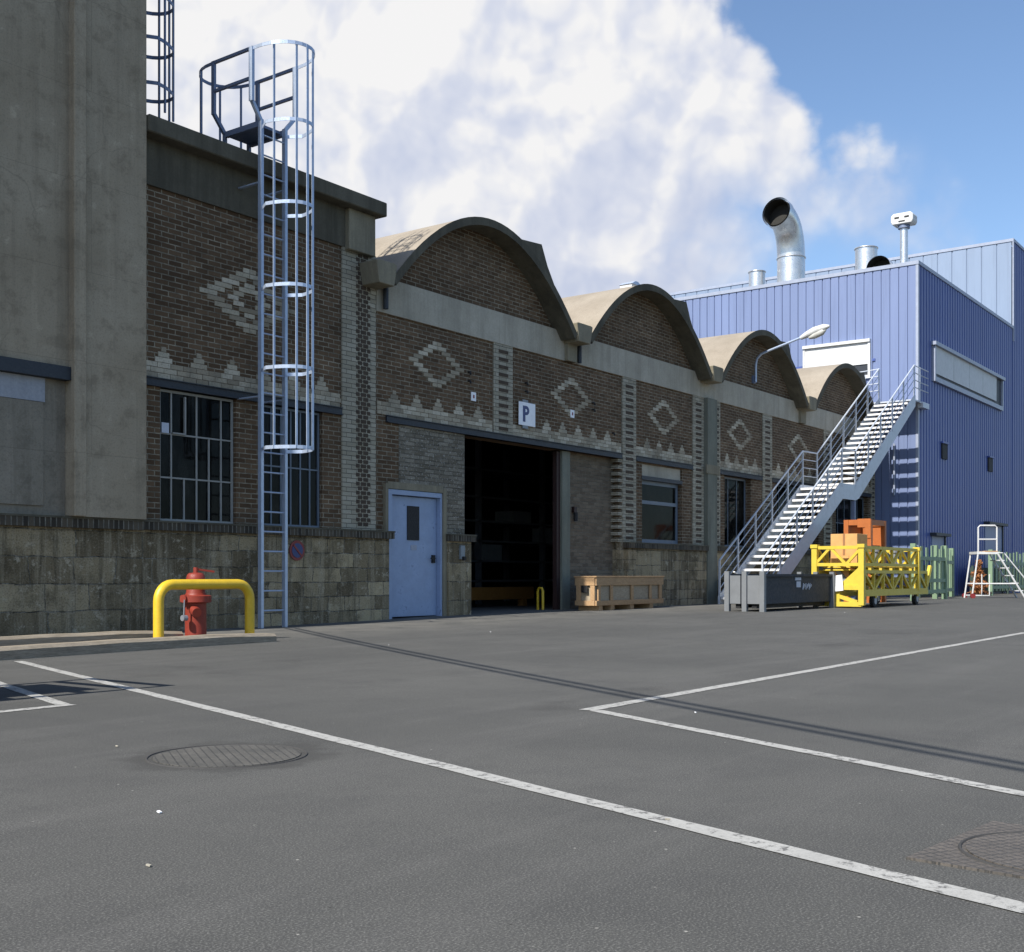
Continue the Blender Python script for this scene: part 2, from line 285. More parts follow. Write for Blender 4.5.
# ------------------------------------------------------------------ mesh building
class MB:
    def __init__(s): s.bm = bmesh.new()
    def poly(s, verts, faces):
        v = [s.bm.verts.new(p) for p in verts]
        for f in faces:
            try: s.bm.faces.new([v[i] for i in f])
            except ValueError: pass
        return s
    def box(s, x0, x1, y0, y1, z0, z1):
        return s.poly([(x0, y0, z0), (x1, y0, z0), (x1, y1, z0), (x0, y1, z0), (x0, y0, z1), (x1, y0, z1), (x1, y1, z1), (x0, y1, z1)],
                      [(0, 3, 2, 1), (4, 5, 6, 7), (0, 1, 5, 4), (1, 2, 6, 5), (2, 3, 7, 6), (3, 0, 4, 7)])
    def prism(s, pts, y0, y1):        # polygon in (x,z) pushed along y
        n = len(pts); v = [(x, y0, z) for x, z in pts] + [(x, y1, z) for x, z in pts]
        return s.poly(v, [tuple(range(n)), tuple(range(2 * n - 1, n - 1, -1))] + [(i, i + n, (i + 1) % n + n, (i + 1) % n) for i in range(n)])
    def prismx(s, pts, x0, x1):       # polygon in (y,z) pushed along x
        n = len(pts); v = [(x0, y, z) for y, z in pts] + [(x1, y, z) for y, z in pts]
        return s.poly(v, [tuple(range(n)), tuple(range(2 * n - 1, n - 1, -1))] + [(i, i + n, (i + 1) % n + n, (i + 1) % n) for i in range(n)])
    def bar(s, p, q, w, h=None, up=(0, 0, 1)):
        h = h or w; p = Vector(p); q = Vector(q); d = (q - p).normalized(); u = Vector(up)
        if abs(d.dot(u)) > .98: u = Vector((0, 1, 0)) if abs(d.y) < .9 else Vector((1, 0, 0))
        a = d.cross(u).normalized(); b = a.cross(d).normalized()
        vs = [tuple(c + a * i * w / 2 + b * j * h / 2) for c in (p, q) for i, j in ((-1, -1), (1, -1), (1, 1), (-1, 1))]
        return s.poly(vs, [(0, 1, 2, 3), (7, 6, 5, 4), (0, 4, 5, 1), (1, 5, 6, 2), (2, 6, 7, 3), (3, 7, 4, 0)])
    def tube(s, pts, r, n=10, caps=True, closed=False):
        pts = [Vector(p) for p in pts]; rs = r if isinstance(r, (list, tuple)) else [r] * len(pts)
        rings = []; N = len(pts); prev = None
        for i, p in enumerate(pts):
            if closed: d = (pts[(i + 1) % N] - pts[i - 1]).normalized()
            else: d = (pts[min(i + 1, N - 1)] - pts[max(i - 1, 0)]).normalized()
            if prev is None:
                u = Vector((0, 0, 1)) if abs(d.z) < .9 else Vector((1, 0, 0)); a = d.cross(u).normalized()
            else: a = (prev - d * prev.dot(d)).normalized()
            prev = a; b = d.cross(a)
            rings.append([s.bm.verts.new(p + (a * math.cos(t) + b * math.sin(t)) * rs[i]) for t in [2 * math.pi * j / n for j in range(n)]])
        M_ = N if closed else N - 1
        for i in range(M_):
            A, B = rings[i], rings[(i + 1) % N]
            for j in range(n): s.bm.faces.new((A[j], A[(j + 1) % n], B[(j + 1) % n], B[j]))
        if caps and not closed:
            s.bm.faces.new(rings[0][::-1]); s.bm.faces.new(rings[-1])
        return s
    def disc(s, c, r, h, n=32): return s.tube([(c[0], c[1], c[2]), (c[0], c[1], c[2] + h)], r, n)
    def xf(s, mat): s.bm.transform(mat); return s

def origin(o): return Vector(o.get('_b', (0, 0, 0)))
def build(mb, name, mat, parent=None, smooth=False, bevel=0, world=True):
    bm = mb.bm; bmesh.ops.recalc_face_normals(bm, faces=bm.faces[:])
    if bevel: bmesh.ops.bevel(bm, geom=bm.edges[:], offset=bevel, segments=1, affect='EDGES', clamp_overlap=True)
    base = Vector((0, 0, 0))
    if parent is not None and world:
        p = parent
        while p is not None: base += p.location; p = p.parent
    if world and base.length > 0: bm.transform(Matrix.Translation(-base))
    me = bpy.data.meshes.new(name); bm.to_mesh(me); bm.free()
    if smooth:
        for f in me.polygons: f.use_smooth = True
        try: me.set_sharp_from_angle(angle=R(40))
        except Exception: pass
    me.materials.append(mat)
    o = bpy.data.objects.new(name, me); COL.objects.link(o)
    if parent is not None: o.parent = parent
    return o
def tag(o, label=None, cat=None, group=None, kind=None):
    for k, v in (('label', label), ('category', cat), ('group', group), ('kind', kind)):
        if v: o[k] = v
    return o
def thing(name, label, cat, loc=(0, 0, 0), group=None, rz=0):
    o = bpy.data.objects.new(name, None); COL.objects.link(o); o.location = loc; o.rotation_euler = (0, 0, rz); o.empty_display_size = .2
    return tag(o, label, cat, group)
def solo(mb, name, mat, label, cat, group=None, **kw): return tag(build(mb, name, mat, **kw), label, cat, group)
def dup(root, loc, rz=0, label=None):
    def cp(o, par):
        c = o.copy(); COL.objects.link(c); c.parent = par
        for ch in list(o.children): cp(ch, c)
        return c
    r = cp(root, None); r.location = loc; r.rotation_euler = (0, 0, rz)
    if label: r['label'] = label
    return r

def wall_holes(mb, x0, x1, z0, z1, holes, y0, y1):
    xs = sorted({x0, x1, *[h[0] for h in holes], *[h[1] for h in holes]}); zs = sorted({z0, z1, *[h[2] for h in holes], *[h[3] for h in holes]})
    xs = [x for x in xs if x0 <= x <= x1]; zs = [z for z in zs if z0 <= z <= z1]
    def solid(i, j):
        if i < 0 or j < 0 or i >= len(xs) - 1 or j >= len(zs) - 1: return False
        cx, cz = (xs[i] + xs[i + 1]) / 2, (zs[j] + zs[j + 1]) / 2
        return not any(h[0] < cx < h[1] and h[2] < cz < h[3] for h in holes)
    for i in range(len(xs) - 1):
        for j in range(len(zs) - 1):
            if not solid(i, j): continue
            a, b, c, d = xs[i], xs[i + 1], zs[j], zs[j + 1]
            mb.poly([(a, y0, c), (b, y0, c), (b, y0, d), (a, y0, d)], [(0, 1, 2, 3)])
            mb.poly([(a, y1, c), (b, y1, c), (b, y1, d), (a, y1, d)], [(3, 2, 1, 0)])
            if not solid(i - 1, j): mb.poly([(a, y0, c), (a, y1, c), (a, y1, d), (a, y0, d)], [(3, 2, 1, 0)])
            if not solid(i + 1, j): mb.poly([(b, y0, c), (b, y1, c), (b, y1, d), (b, y0, d)], [(0, 1, 2, 3)])
            if not solid(i, j - 1): mb.poly([(a, y0, c), (b, y0, c), (b, y1, c), (a, y1, c)], [(3, 2, 1, 0)])
            if not solid(i, j + 1): mb.poly([(a, y0, d), (b, y0, d), (b, y1, d), (a, y1, d)], [(0, 1, 2, 3)])
    bmesh.ops.remove_doubles(mb.bm, verts=mb.bm.verts[:], dist=1e-5)
    return mb

# ------------------------------------------------------------------ ground
def sm(a, b, x):
    t = max(0, min(1, (x - a) / (b - a))); return t * t * (3 - 2 * t)
def gz(x, y): return .06 * sm(11.5, 19, x) * sm(3.5, 10, y)
def axis_vals(pts):
    out = []
    for a, b, st in pts:
        n = max(1, round((b - a) / st)); out += [a + (b - a) * i / n for i in range(n)]
    return out + [pts[-1][1]]
gx = axis_vals([(-400, -60, 85), (-60, 0, 20), (0, 11, 11), (11, 20, .75), (20, 60, 8), (60, 600, 90)])
gy = axis_vals([(-400, -60, 85), (-60, 2, 16), (2, 11, .75), (11, 30, 3), (30, 100, 20), (100, 600, 100)])
g = MB(); vs = [[g.bm.verts.new((x, y, gz(x, y))) for y in gy] for x in gx]
for i in range(len(gx) - 1):
    for j in range(len(gy) - 1): g.bm.faces.new((vs[i][j], vs[i + 1][j], vs[i + 1][j + 1], vs[i][j + 1]))
gr = build(g, 'ground', M['asphalt'], smooth=True); gr['kind'] = 'structure'

def strip(p, q, w, name='road_marking', ext=0):
    p, q = Vector((*p, 0)), Vector((*q, 0)); d = (q - p).normalized(); n = Vector((-d.y, d.x, 0)) * w / 2
    p = p - d * ext; q = q + d * ext; N = max(1, int((q - p).length / .25)); mb = MB(); rows = []
    rnd = random.Random(int(p.x * 1000))
    for i in range(N + 1):
        c = p.lerp(q, i / N); row = []
        for s in (-1, 1):
            e = c + n * s * (1 + rnd.uniform(-.11, .09)); row.append(mb.bm.verts.new((e.x, e.y, gz(e.x, e.y) + .003)))
        rows.append(row)
    for a, b in zip(rows, rows[1:]): mb.bm.faces.new((a[0], a[1], b[1], b[0]))
    o = build(mb, name, M['line']); o['kind'] = 'structure'; return o
strip((5.80, 9.62), (2.4, -.63), .085)
strip((5.55, 3.55), (16.6, 3.73), .095); strip((16.9, 3.735), (30, 3.95), .095)
strip((5.57, 3.50), (4.27, .90), .08)
strip((4.22, .84), (9, .9), .09); strip((4.20, .78), (3.1, -2.2), .08)
strip((4.8, 8.6), (4.0, 6.17), .085); strip((4.03, 6.12), (-3, 6.0), .085)

# ------------------------------------------------------------------ brick factory
D = 13.4
fac = thing('brick_factory', 'long dark brick factory with four barrel vaults and pale brick diamond patterns', 'building', (24, 14, 0))
XE = 38.66
holes = [(10.17, 11.5, 1.48, 3.33), (12.02, 13.24, 1.48, 3.33), (14.72, 16.26, 0, 2.24), (16.84, 22.32, 0, 3.33),
         (23.3, 25.2, 1.48, 3.3), (27.5, 29.1, 1.48, 3.33), (30.75, 33.8, 1.48, 3.33), (35.2, 38.1, 1.48, 3.33)]
mb = MB(); wall_holes(mb, 9.78, XE, -.1, 5.4, holes, D, D + .35)
mb.box(9.78, 14.46, D, D + .35, 5.4, 6.3)
wall = build(mb, 'wall', M['brick'], fac)
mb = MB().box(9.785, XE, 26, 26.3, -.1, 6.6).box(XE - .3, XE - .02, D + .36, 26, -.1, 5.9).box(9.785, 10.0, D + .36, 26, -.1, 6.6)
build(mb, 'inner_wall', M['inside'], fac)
# recessed infill to the side of the gateway
build(MB().box(20.42, 22.32, D + .17, D + .4, -.1, 3.33), 'infill_wall', M['brick2'], fac)
mb = MB(); wall_holes(mb, 15.05, 16.84, 1.5, 3.325, [(15.05, 16.26, 1.5, 2.24)], D - .006, D + .02)
build(mb, 'infill_panel', M['brickg'], fac)
build(MB().box(20.13, 20.42, D + .05, D + .16, -.1, 3.32), 'gate_post', M['postg'], fac)
# plinth
mb = MB()
for a, b in ((9.785, 14.70), (16.27, 16.92), (22.5, 26.3), (26.85, XE)): build(MB().box(a, b, D - .1, D + .01, -.1, 1.37), 'stone_plinth', M['stone'], fac)
mb = MB()
for a, b in ((9.785, 14.76), (16.25, 16.98), (22.44, 26.3), (26.85, XE)): build(MB().box(a, b, D - .17, D + .02, 1.37, 1.475), 'plinth_coping', M['rowlock'], fac)
mb = MB()
for a, b in ((9.785, 14.77), (16.24, 16.99), (22.43, 26.3), (26.85, XE)): build(MB().box(a, b, D - .18, D + .03, 1.475, 1.5), 'coping_slab', M['dark'], fac)
# concrete bands, columns, parapet
build(MB().box(9.785, 13.72, D - .04, D + .2, 6.04, 6.66), 'concrete_band', M['dark'], fac)
build(MB().box(13.72, 14.34, D - .13, D + .3, 6.0, 6.66), 'beam_head', M['conc'], fac, bevel=.01)
build(MB().box(9.785, 14.46, D - .28, 26.2, 6.66, 6.89), 'parapet_slab', M['dark'], fac, bevel=.015)
build(MB().box(14.46, XE, D - .04, D + .3, 5.15, 5.74), 'concrete_band', M['beam'], fac)
build(MB().box(26.31, 26.83, D - .13, D + .1, -.05, 5.149), 'column', M['postg'], fac)
build(MB().box(26.22, 26.92, D - .15, D - .12, 3.28, 3.5), 'column_collar', M['conc'], fac)
build(MB().box(20.08, 20.42, D - .12, D, 5.15, 5.56), 'corbel', M['conc'], fac)
build(MB().box(32.2, 32.55, D - .12, D, 5.15, 5.56), 'corbel', M['conc'], fac)
build(MB().tube([(20.55, D - .1, 5.16), (20.55, D - .1, 5.6)], .045), 'downpipe', M['steel_blue'], fac, True)
build(MB().tube([(14.62, D - .1, 5.2), (14.62, D - .1, 5.62)], .045), 'downpipe', M['steel_blue'], fac, True)
# lintels (steel)
for a, b in ((9.785, 13.66), (14.72, 22.38), (23.0, 25.72), (27.2, 29.75), (30.4, 34.12), (34.85, 38.3)):
    mb = MB().box(a, b, D - .035, D + .08, 3.33, 3.45).box(a, b, D - .06, D - .03, 3.33, 3.345).box(a, b, D - .06, D - .03, 3.437, 3.45)
    build(mb, 'steel_lintel', M['steel_blue'], fac)
# pale brick friezes with stepped peaks
BH = .073
for a, b, step in ((9.785, 13.66, .6), (14.5, 17.68, .58), (18.32, 22.38, .58), (23.0, 25.72, .56), (27.2, 29.75, .56), (30.4, 34.12, .56), (34.85, 38.3, .56)):
    mb = MB(); z = 3.452
    for r in range(3):
        x = a + (0 if r % 2 else -.11)
        while x < b:
            x0, x1 = max(a, x) + .004, min(b, x + .22) - .004
            if x1 - x0 > .03: mb.box(x0, x1, D - .012 + random.uniform(-.003, .003), D + .02, z + .004, z + BH - .003)
            x += .22
        z += BH
    n = int((b - a) / step); off = ((b - a) - n * step) / 2
    for i in range(n):
        c = a + off + (i + .5) * step
        for r, w in ((0, .29), (1, .19), (2, .09)):
            for q in range(max(1, round(w / .11)) ):
                nb = max(1, round(w / .2)); 
            for q in range(nb):
                x0 = c - w / 2 + q * w / nb; mb.box(x0 + .004, x0 + w / nb - .004, D - .011, D + .02, z + r * BH + .004, z + (r + 1) * BH - .003)
    build(mb, 'frieze', M['light'], fac)
# diamonds
def diamond(cx, cz, hw, rows, ring, inner=False):
    mb = MB(); k0 = rows // 2
    for r in range(-k0, k0 + 1):
        off = hw * (1 - abs(r) / (k0 + .4)); z = cz + r * BH
        def put(x0, x1): mb.box(x0 + .004, x1 - .004, D - .012 + random.uniform(-.003, .002), D + .02, z - BH / 2 + .004, z + BH / 2 - .004)
        if off < ring: put(cx - off - .07, cx), put(cx, cx + off + .07)
        else:
            put(cx - off - .06, cx - off + ring); put(cx + off - ring, cx + off + .06)
        if inner and abs(r) <= 3:
            o2 = .35 * (1 - abs(r) / 3.4)
            if o2 > .16: put(cx - o2 - .06, cx - o2 + .14); put(cx + o2 - .14, cx + o2 + .06)
            else: put(cx - o2 - .06, cx + o2 + .06)
    build(mb, 'diamond_motif', M['light'], fac)
diamond(11.75, 4.8, .86, 13, .26, True)
for cx, cz in ((16.06, 4.49), (20.38, 4.44), (24.3, 4.45), (28.4, 4.45), (32.26, 4.43), (36.6, 4.44)): diamond(cx, cz, .7, 11, .19)
# pilasters: pale brick with dark bricks set in
mb = MB().box(13.665, 14.455, D - .03, D + .01, 1.5, 6.05); p = build(mb, 'pilaster', M['lightb'], fac)
mb = MB(); z = 1.56; r = 0
while z < 5.95:
    for x0, x1 in (((13.98, 14.06), (14.09, 14.21), (14.24, 14.31)) if r % 2 else ((14.02, 14.12), (14.15, 14.26))): mb.box(x0, x1, D - .036, D - .02, z + .006, z + BH - .006)
    z += BH; r += 1
build(mb, 'dark_brick_inset', M['inset'], p)
for x0, x1, zb, zt, dx in ((17.70, 18.30, 3.452, 5.148, .15), (22.40, 22.99, 1.5, 5.148, .16), (25.73, 26.30, 1.5, 5.148, .14), (26.84, 27.2, 1.5, 5.148, .09), (29.78, 30.38, 1.5, 5.148, .15), (34.15, 34.82, 1.5, 5.148, .17), (38.3, 38.65, 1.5, 5.148, .09)):
    p = build(MB().box(x0, x1, D - .03, D + .01, zb, zt), 'pilaster', M['lightb'], fac)
    mb = MB(); z = zb + .06; c = (x0 + x1) / 2
    while z < zt - .1: mb.box(c - dx, c + dx, D - .036, D - .02, z + .004, z + BH - .004); z += 2 * BH
    build(mb, 'dark_brick_inset', M['inset'], p)
# teeth where the broken pilaster meets the recessed infill
mb = MB(); z = 1.5
while z < 3.3: mb.box(22.22, 22.41, D - .02, D + .2, z, z + BH - .004); z += 2 * BH
build(mb, 'toothed_brick', M['lightb'], fac)
build(MB().box(22.30, 22.495, D - .02, D + .3, -.1, 1.495), 'jamb_pier', M['stone'], fac)
for x, z in ((16.95, 4.48), (16.95, 4.32), (18.75, 4.52), (18.75, 4.36), (21.2, 4.42), (21.2, 4.28), (22.0, 3.86)):
    build(MB().tube([(x, D, z), (x, D - .05, z), (x, D - .065, z - .05)], .018, 8), 'wall_hook', M['black'], fac)
# vaults
CX = (17.25, 23.28, 29.32, 35.36)
def par(dx): return 7.25 - .21 * dx * dx
for cx in CX:
    N = 28; o, i_ = [], []
    for q in range(N + 1):
        dx = -2.78 + 5.56 * q / N; nx, nzv = .42 * dx, 1.0; L = math.hypot(nx, nzv)
        o.append((cx + dx, par(dx))); i_.append((cx + dx - nx / L * .115, par(dx) - nzv / L * .115))
    mb = MB(); n = N + 1; Y0, Y1 = D - .36, 26.25
    vv = [(x, Y0, z) for x, z in o] + [(x, Y0, z) for x, z in i_] + [(x, Y1, z) for x, z in o] + [(x, Y1, z) for x, z in i_]
    fs = []
    for q in range(N):
        fs += [(q, q + 1, n + q + 1, n + q), (2 * n + q, 3 * n + q, 3 * n + q + 1, 2 * n + q + 1), (q, 2 * n + q, 2 * n + q + 1, q + 1), (n + q, n + q + 1, 3 * n + q + 1, 3 * n + q)]
    fs += [(0, n, 3 * n, 2 * n), (N, 2 * n + N, 3 * n + N, n + N)]
    build(mb.poly(vv, fs), 'vault', M['roof'], fac, True)
    # weathered front rim; its dark soffit strip also paints shade under the shell
    mb = MB(); rim = [(x, z + .012) for x, z in o] + [(x, z - .02) for x, z in reversed(i_)]
    for q in range(N):
        a, b, c, d = (o[q][0], o[q][1] + .012), (o[q + 1][0], o[q + 1][1] + .012), (i_[q + 1][0], i_[q + 1][1] - .015), (i_[q][0], i_[q][1] - .015)
        mb.poly([(a[0], Y0 - .03, a[1]), (b[0], Y0 - .03, b[1]), (c[0], Y0 - .03, c[1]), (d[0], Y0 - .03, d[1]), (a[0], Y0 + .44, a[1]), (b[0], Y0 + .44, b[1]), (c[0], Y0 + .44, c[1]), (d[0], Y0 + .44, d[1])],
                [(0, 1, 2, 3), (3, 2, 6, 7)])
    build(mb, 'vault_rim', M['dark'], fac)
    ty = [(x, z - .01) for x, z in i_ if z > 5.75]; ty = [(ty[0][0] - .1, 5.735)] + ty + [(ty[-1][0] + .1, 5.735)]
    build(MB().prism(ty, D + .03, D + .3), 'tympanum', M['brick'], fac)
    cu = [(1.0, 7.03), (1.05, 7.2), (1.78, 7.26), (1.98, 6.88), (2.26, 6.5), (2.86, 5.78), (2.74, 5.72), (2.0, 6.39), (1.5, 6.75)]
    build(MB().prism([(cx + a, z) for a, z in cu], D - .2, 26.2), 'skylight_curb', M['dark'], fac)
for x in (14.3, 20.26, 26.30, 32.34, 38.36):
    w = .25 if x < 15 else .3 if x < 38 else .28
    mb = MB().prism([(x - w, 5.86), (x - w + .06, 5.88), (x + w - .06, 5.88), (x + w, 5.86), (x + w * .72, 5.5), (x - w * .72, 5.5)], D - .42, D + .02)
    build(mb, 'gutter_spout', M['conc'], fac, bevel=.01)
    build(MB().box(x - .3, x + .3, D + .02, 26.2, 5.5, 5.62), 'valley_gutter', M['conc'], fac)
# windows
def window(x0, x1, z0, z1, cols, rows, mat, yy=D + .16, miss=(), fw=.035):
    f = MB(); f.box(x0, x0 + fw, yy, yy + .05, z0, z1).box(x1 - fw, x1, yy, yy + .05, z0, z1).box(x0 + fw, x1 - fw, yy, yy + .05, z0, z0 + fw).box(x0 + fw, x1 - fw, yy, yy + .05, z1 - fw, z1)
    for c in range(1, cols):
        x = x0 + (x1 - x0) * c / cols
        for r in range(rows):
            if (c, r) in miss: continue
            za, zb = z0 + fw + (z1 - z0 - 2 * fw) * r / rows, z0 + fw + (z1 - z0 - 2 * fw) * (r + 1) / rows
            f.box(x - .012, x + .012, yy + .005, yy + .04, za, zb)
    for r in range(1, rows):
        z = z0 + (z1 - z0) * r / rows; f.box(x0 + fw, x1 - fw, yy + .002, yy + .043, z - .011, z + .011)
    w = build(f, 'window', mat, fac)
    build(MB().box(x0 + .01, x1 - .01, yy + .022, yy + .026, z0 + .01, z1 - .01), 'glass', M['glass'], w)
    build(MB().box(x0 - .02, x1 + .02, yy - .14, yy + .08, z0 - .022, z0 - .002), 'sill', M['tank'], w)
    return w
w0 = window(10.18, 11.49, 1.505, 3.32, 6, 3, M['frame'], yy=D + .05, miss={(2, 2), (4, 2), (2, 1)})
build(MB().box(10.60, 10.625, D + .02, D + .05, 2.74, 3.25).box(10.40, 10.625, D + .02, D + .05, 2.72, 2.74), 'casement', M['frame'], w0)
build(MB().box(10.22, 10.34, D + .03, D + .04, 2.72, 2.86), 'notice', M['sticker'], w0)
window(12.03, 13.23, 1.505, 3.32, 6, 2, M['frameb'], yy=D + .05)
# module 3 window: blanked upper panel and two lights
build(MB().box(23.3, 25.2, D + .04, D + .2, 3.03, 3.3), 'blanking_panel', M['beam'], fac)
build(MB().box(23.28, 25.22, D - .01, D + .12, 2.94, 3.028), 'steel_lintel', M['steel_blue'], fac)
w = window(23.32, 25.18, 1.505, 2.94, 1, 1, M['frameb'], yy=D + .1, fw=.09)
build(MB().box(23.42, 25.08, D + .08, D + .16, 2.4, 2.48), 'transom', M['frameb'], w)
window(27.52, 29.08, 1.505, 3.32, 3, 1, M['frameb'], fw=.05)
window(30.77, 33.78, 1.505, 3.32, 6, 2, M['frameb'], fw=.05)
window(35.22, 38.08, 1.505, 3.32, 5, 2, M['frameb'], fw=.05)
# door
dz = gz(15.4, 13.3)
dr = build(MB().box(14.86, 16.12, D + .06, D + .1, dz + .02, 2.12), 'door', M['door'], fac, bevel=.006)
mb = MB().box(14.73, 14.85, D - .035, D + .12, 0, 2.13).box(16.125, 16.17, D - .035, D + .12, 0, 2.13).box(14.73, 16.17, D - .035, D + .12, 2.13, 2.215)
build(mb, 'door_frame', M['door'], dr, bevel=.004)
build(MB().box(14.66, 14.728, D - .06, D + .1, 0, 2.3).box(16.175, 16.27, D - .06, D + .1, 0, 2.3).box(14.728, 16.175, D - .05, D + .1, 2.222, 2.34), 'door_surround', M['conc'], dr)
build(MB().box(15.33, 15.64, D + .045, D + .065, 1.37, 1.96), 'vision_panel', M['black'], dr)
build(MB().box(15.43, 15.58, D + .052, D + .062, 1.2, 1.29), 'door_notice', M['flash'], dr)
build(MB().box(15.98, 16.06, D + .03, D + .06, .98, 1.12).bar((16.02, D + .0, 1.06), (15.9, D + .0, 1.06), .022).bar((16.02, D + .0, 1.06), (16.02, D + .05, 1.06), .02), 'handle', M['black'], dr)
for z in (.35, 1.1, 1.9): build(MB().box(14.84, 14.88, D + .03, D + .06, z, z + .12), 'hinge', M['steel_blue'], dr)
# sliding gate leaf drawn back inside the opening
build(MB().box(20.0, 20.125, D + .1, D + .2, .05, 3.3), 'gate_leaf', M['redd'], fac)

# inside the hall
rk = thing('shelving_rack', 'dark steel shelving rack standing inside the factory gateway', 'shelving', (22, 18, 0))
mb = MB()
for x in (17.6, 20.4, 23.2, 26.0, 28.8):
    build(MB().box(x, x + .12, 18, 18.12, 0, 4.2).box(x, x + .12, 19.2, 19.32, 0, 4.2), 'upright', M['rack'], rk)
for z in (.6, 1.1, 1.6, 2.1, 2.7, 3.4): build(MB().box(17.6, 28.9, 18.0, 19.3, z, z + .05), 'shelf', M['rack'], rk)
for x, z, w, h in ((20.9, 1.65, .8, .35), (23.6, 1.15, .7, .4), (24.8, 2.15, .8, .3), (21.5, 2.75, .5, .3), (26.5, 1.65, .6, .4)):
    solo(MB().box(x, x + w, 18.1, 18.7, z, z + h), 'storage_box', M['tank'], 'grey storage box on the dark rack inside the gateway', 'box', 'grey boxes on the dark rack')
solo(MB().box(18.0, 22.6, 15.9, 16.1, .22, .5).box(18.2, 18.35, 15.92, 16.08, 0, .22).box(22.2, 22.35, 15.92, 16.08, 0, .22), 'low_barrier', M['amber'], 'low orange barrier beam just inside the factory gateway', 'barrier')
t = thing('hoop_guard', 'small yellow hoop guard at the gateway door edge', 'guard rail', (20.0, 13.95, 0))
build(MB().tube([(19.82, 13.72, 0), (19.82, 13.72, .44), (19.825, 13.75, .5), (19.835, 13.83, .5), (19.84, 13.86, .44), (19.84, 13.86, 0)], .028), 'hoop', M['yellow'], t, True)

# ------------------------------------------------------------------ concrete tower block
tw = thing('concrete_tower', 'tall grey rendered concrete tower block adjoining the brick factory', 'building', (2, 15, 0))
build(MB().box(8.83, 9.77, 13.16, 24, 1.5, 11.3), 'wall', M['tower'], tw)
build(MB().box(-8, 8.66, 13.22, 24, 3.37, 11.3), 'wall', M['tower'], tw)
build(MB().box(8.66, 8.83, 13.10, 24, 1.5, 11.3), 'rib', M['tower'], tw, bevel=.01)
build(MB().box(-8, 8.655, 13.3, 24, 1.5, 3.2), 'wall', M['towerg'], tw)
build(MB().box(-8, 8.655, 13.17, 13.4, 3.2, 3.365), 'steel_lintel', M['steel_blue'], tw)
build(MB().box(4.5, 8.36, 13.27, 13.31, 2.9, 3.195), 'pale_panel', M['paleblue'], tw)
build(MB().box(4.5, 8.34, 13.275, 13.31, 1.62, 2.895), 'infill_panel', M['towerg'], tw)
build(MB().box(-8, 9.77, 13.27, 13.6, -.1, 1.36), 'stone_plinth', M['stone'], tw)
build(MB().box(-8, 9.77, 13.2, 13.6, 1.36, 1.475), 'plinth_coping', M['rowlock'], tw)
build(MB().box(-8, 9.77, 13.19, 13.6, 1.475, 1.5), 'coping_slab', M['dark'], tw)
build(MB().box(-8.1, 9.82, 13.0, 24.2, 11.3, 11.5), 'parapet_slab', M['dark'], tw)

# ------------------------------------------------------------------ caged ladders
def hoop_pts(xa, xb, y, z, depth, n=14):
    c, r = (xa + xb) / 2, (xb - xa) / 2; out = []
    rr = max(r, .36)
    for i in range(n + 1):
        t = math.pi * i / n; x = c - rr * math.cos(t); x = xa if i == 0 else xb if i == n else x
        out.append((x, y - (depth * math.sin(t) ** .8 if 0 < i < n else 0), z))
    return out
def flatpath(mb, pts, w, h):
    for a, b in zip(pts, pts[1:]): mb.bar(a, b, w, h)
LX0, LX1, LY = 11.53, 11.99, 12.9
FY, FL, ZT, ZP = 13.68, .19, 8.25, 7.26
ld = thing('caged_ladder', 'tall galvanised caged ladder up the factory wall to a roof step-over platform', 'ladder', (11.78, 12.9, 0))
for x, sgn in ((LX0, -1), (LX1, 1)):
    mb = MB(); mb.box(x - .024, x + .024, LY - .035, LY + .035, 0, ZP + .04)
    xo = x + sgn * FL
    mb.bar((x, LY, ZP + .02), (xo, LY - .02, ZP + .26), .05, .05); mb.box(xo - .024, xo + .024, LY - .055, LY + .015, ZP + .24, ZT + .02)
    build(mb, 'stile', M['galv'], ld)
for i in range(25): build(MB().tube([(LX0, LY, .25 + i * .285), (LX1, LY, .25 + i * .285)], .013, 8), 'rung', M['galv'], ld, True)
for z in (2.57, 3.70, 4.86, 6.02, 7.18, ZT):
    mb = MB(); xo = FL if z > 8 else 0
    flatpath(mb, hoop_pts(LX0 - xo, LX1 + xo, LY - .03, z, .68), .008, .05); build(mb, 'cage_hoop', M['galv'], ld)
base = hoop_pts(LX0, LX1, LY - .03, 0, .68)
for i in (2, 5, 7, 9, 12):
    x, y, _ = base[i]; build(MB().box(x - .018, x + .018, y - .006, y + .006, 2.55, ZT + .02), 'cage_strap', M['galv'], ld)
for z in (3.33, 6.4):
    for x in (LX0, LX1): build(MB().bar((x, LY, z), (x, D - .02, z), .05, .02), 'wall_bracket', M['galv'], ld)
for x, sgn in ((LX0, -1), (LX1, 1)):
    xo = x + sgn * FL
    build(MB().box(x - .02, x + .02, FY - .03, FY + .03, 6.89, ZP).bar((x, FY, ZP), (xo, FY + .02, ZP + .25), .05).box(xo - .022, xo + .022, FY - .01, FY + .05, ZP + .23, ZT + .02), 'roof_stile', M['galvd'], ld)
    for z in (ZT, ZT - .42): build(MB().bar((xo, LY, z), (xo, FY, z), .04, .04), 'handrail', M['galvd'], ld)
    build(MB().box(x - .03, x + .03, LY + .04, FY - .04, ZP - .06, ZP + .02), 'platform_beam', M['galvd'], ld)
mb = MB(); y = LY + .06
while y < FY - .04: mb.box(LX0 + .03, LX1 - .03, y, y + .03, ZP - .03, ZP + .01); y += .04
build(mb, 'platform_grating', M['galvd'], ld)
hp = [(x, 2 * (LY - .03) - yy + (FY - LY) + .06, z) for x, yy, z in hoop_pts(LX0 - FL, LX1 + FL, LY - .03, ZT, .62)]
mb = MB(); flatpath(mb, hp, .008, .05); build(mb, 'cage_hoop', M['galvd'], ld)
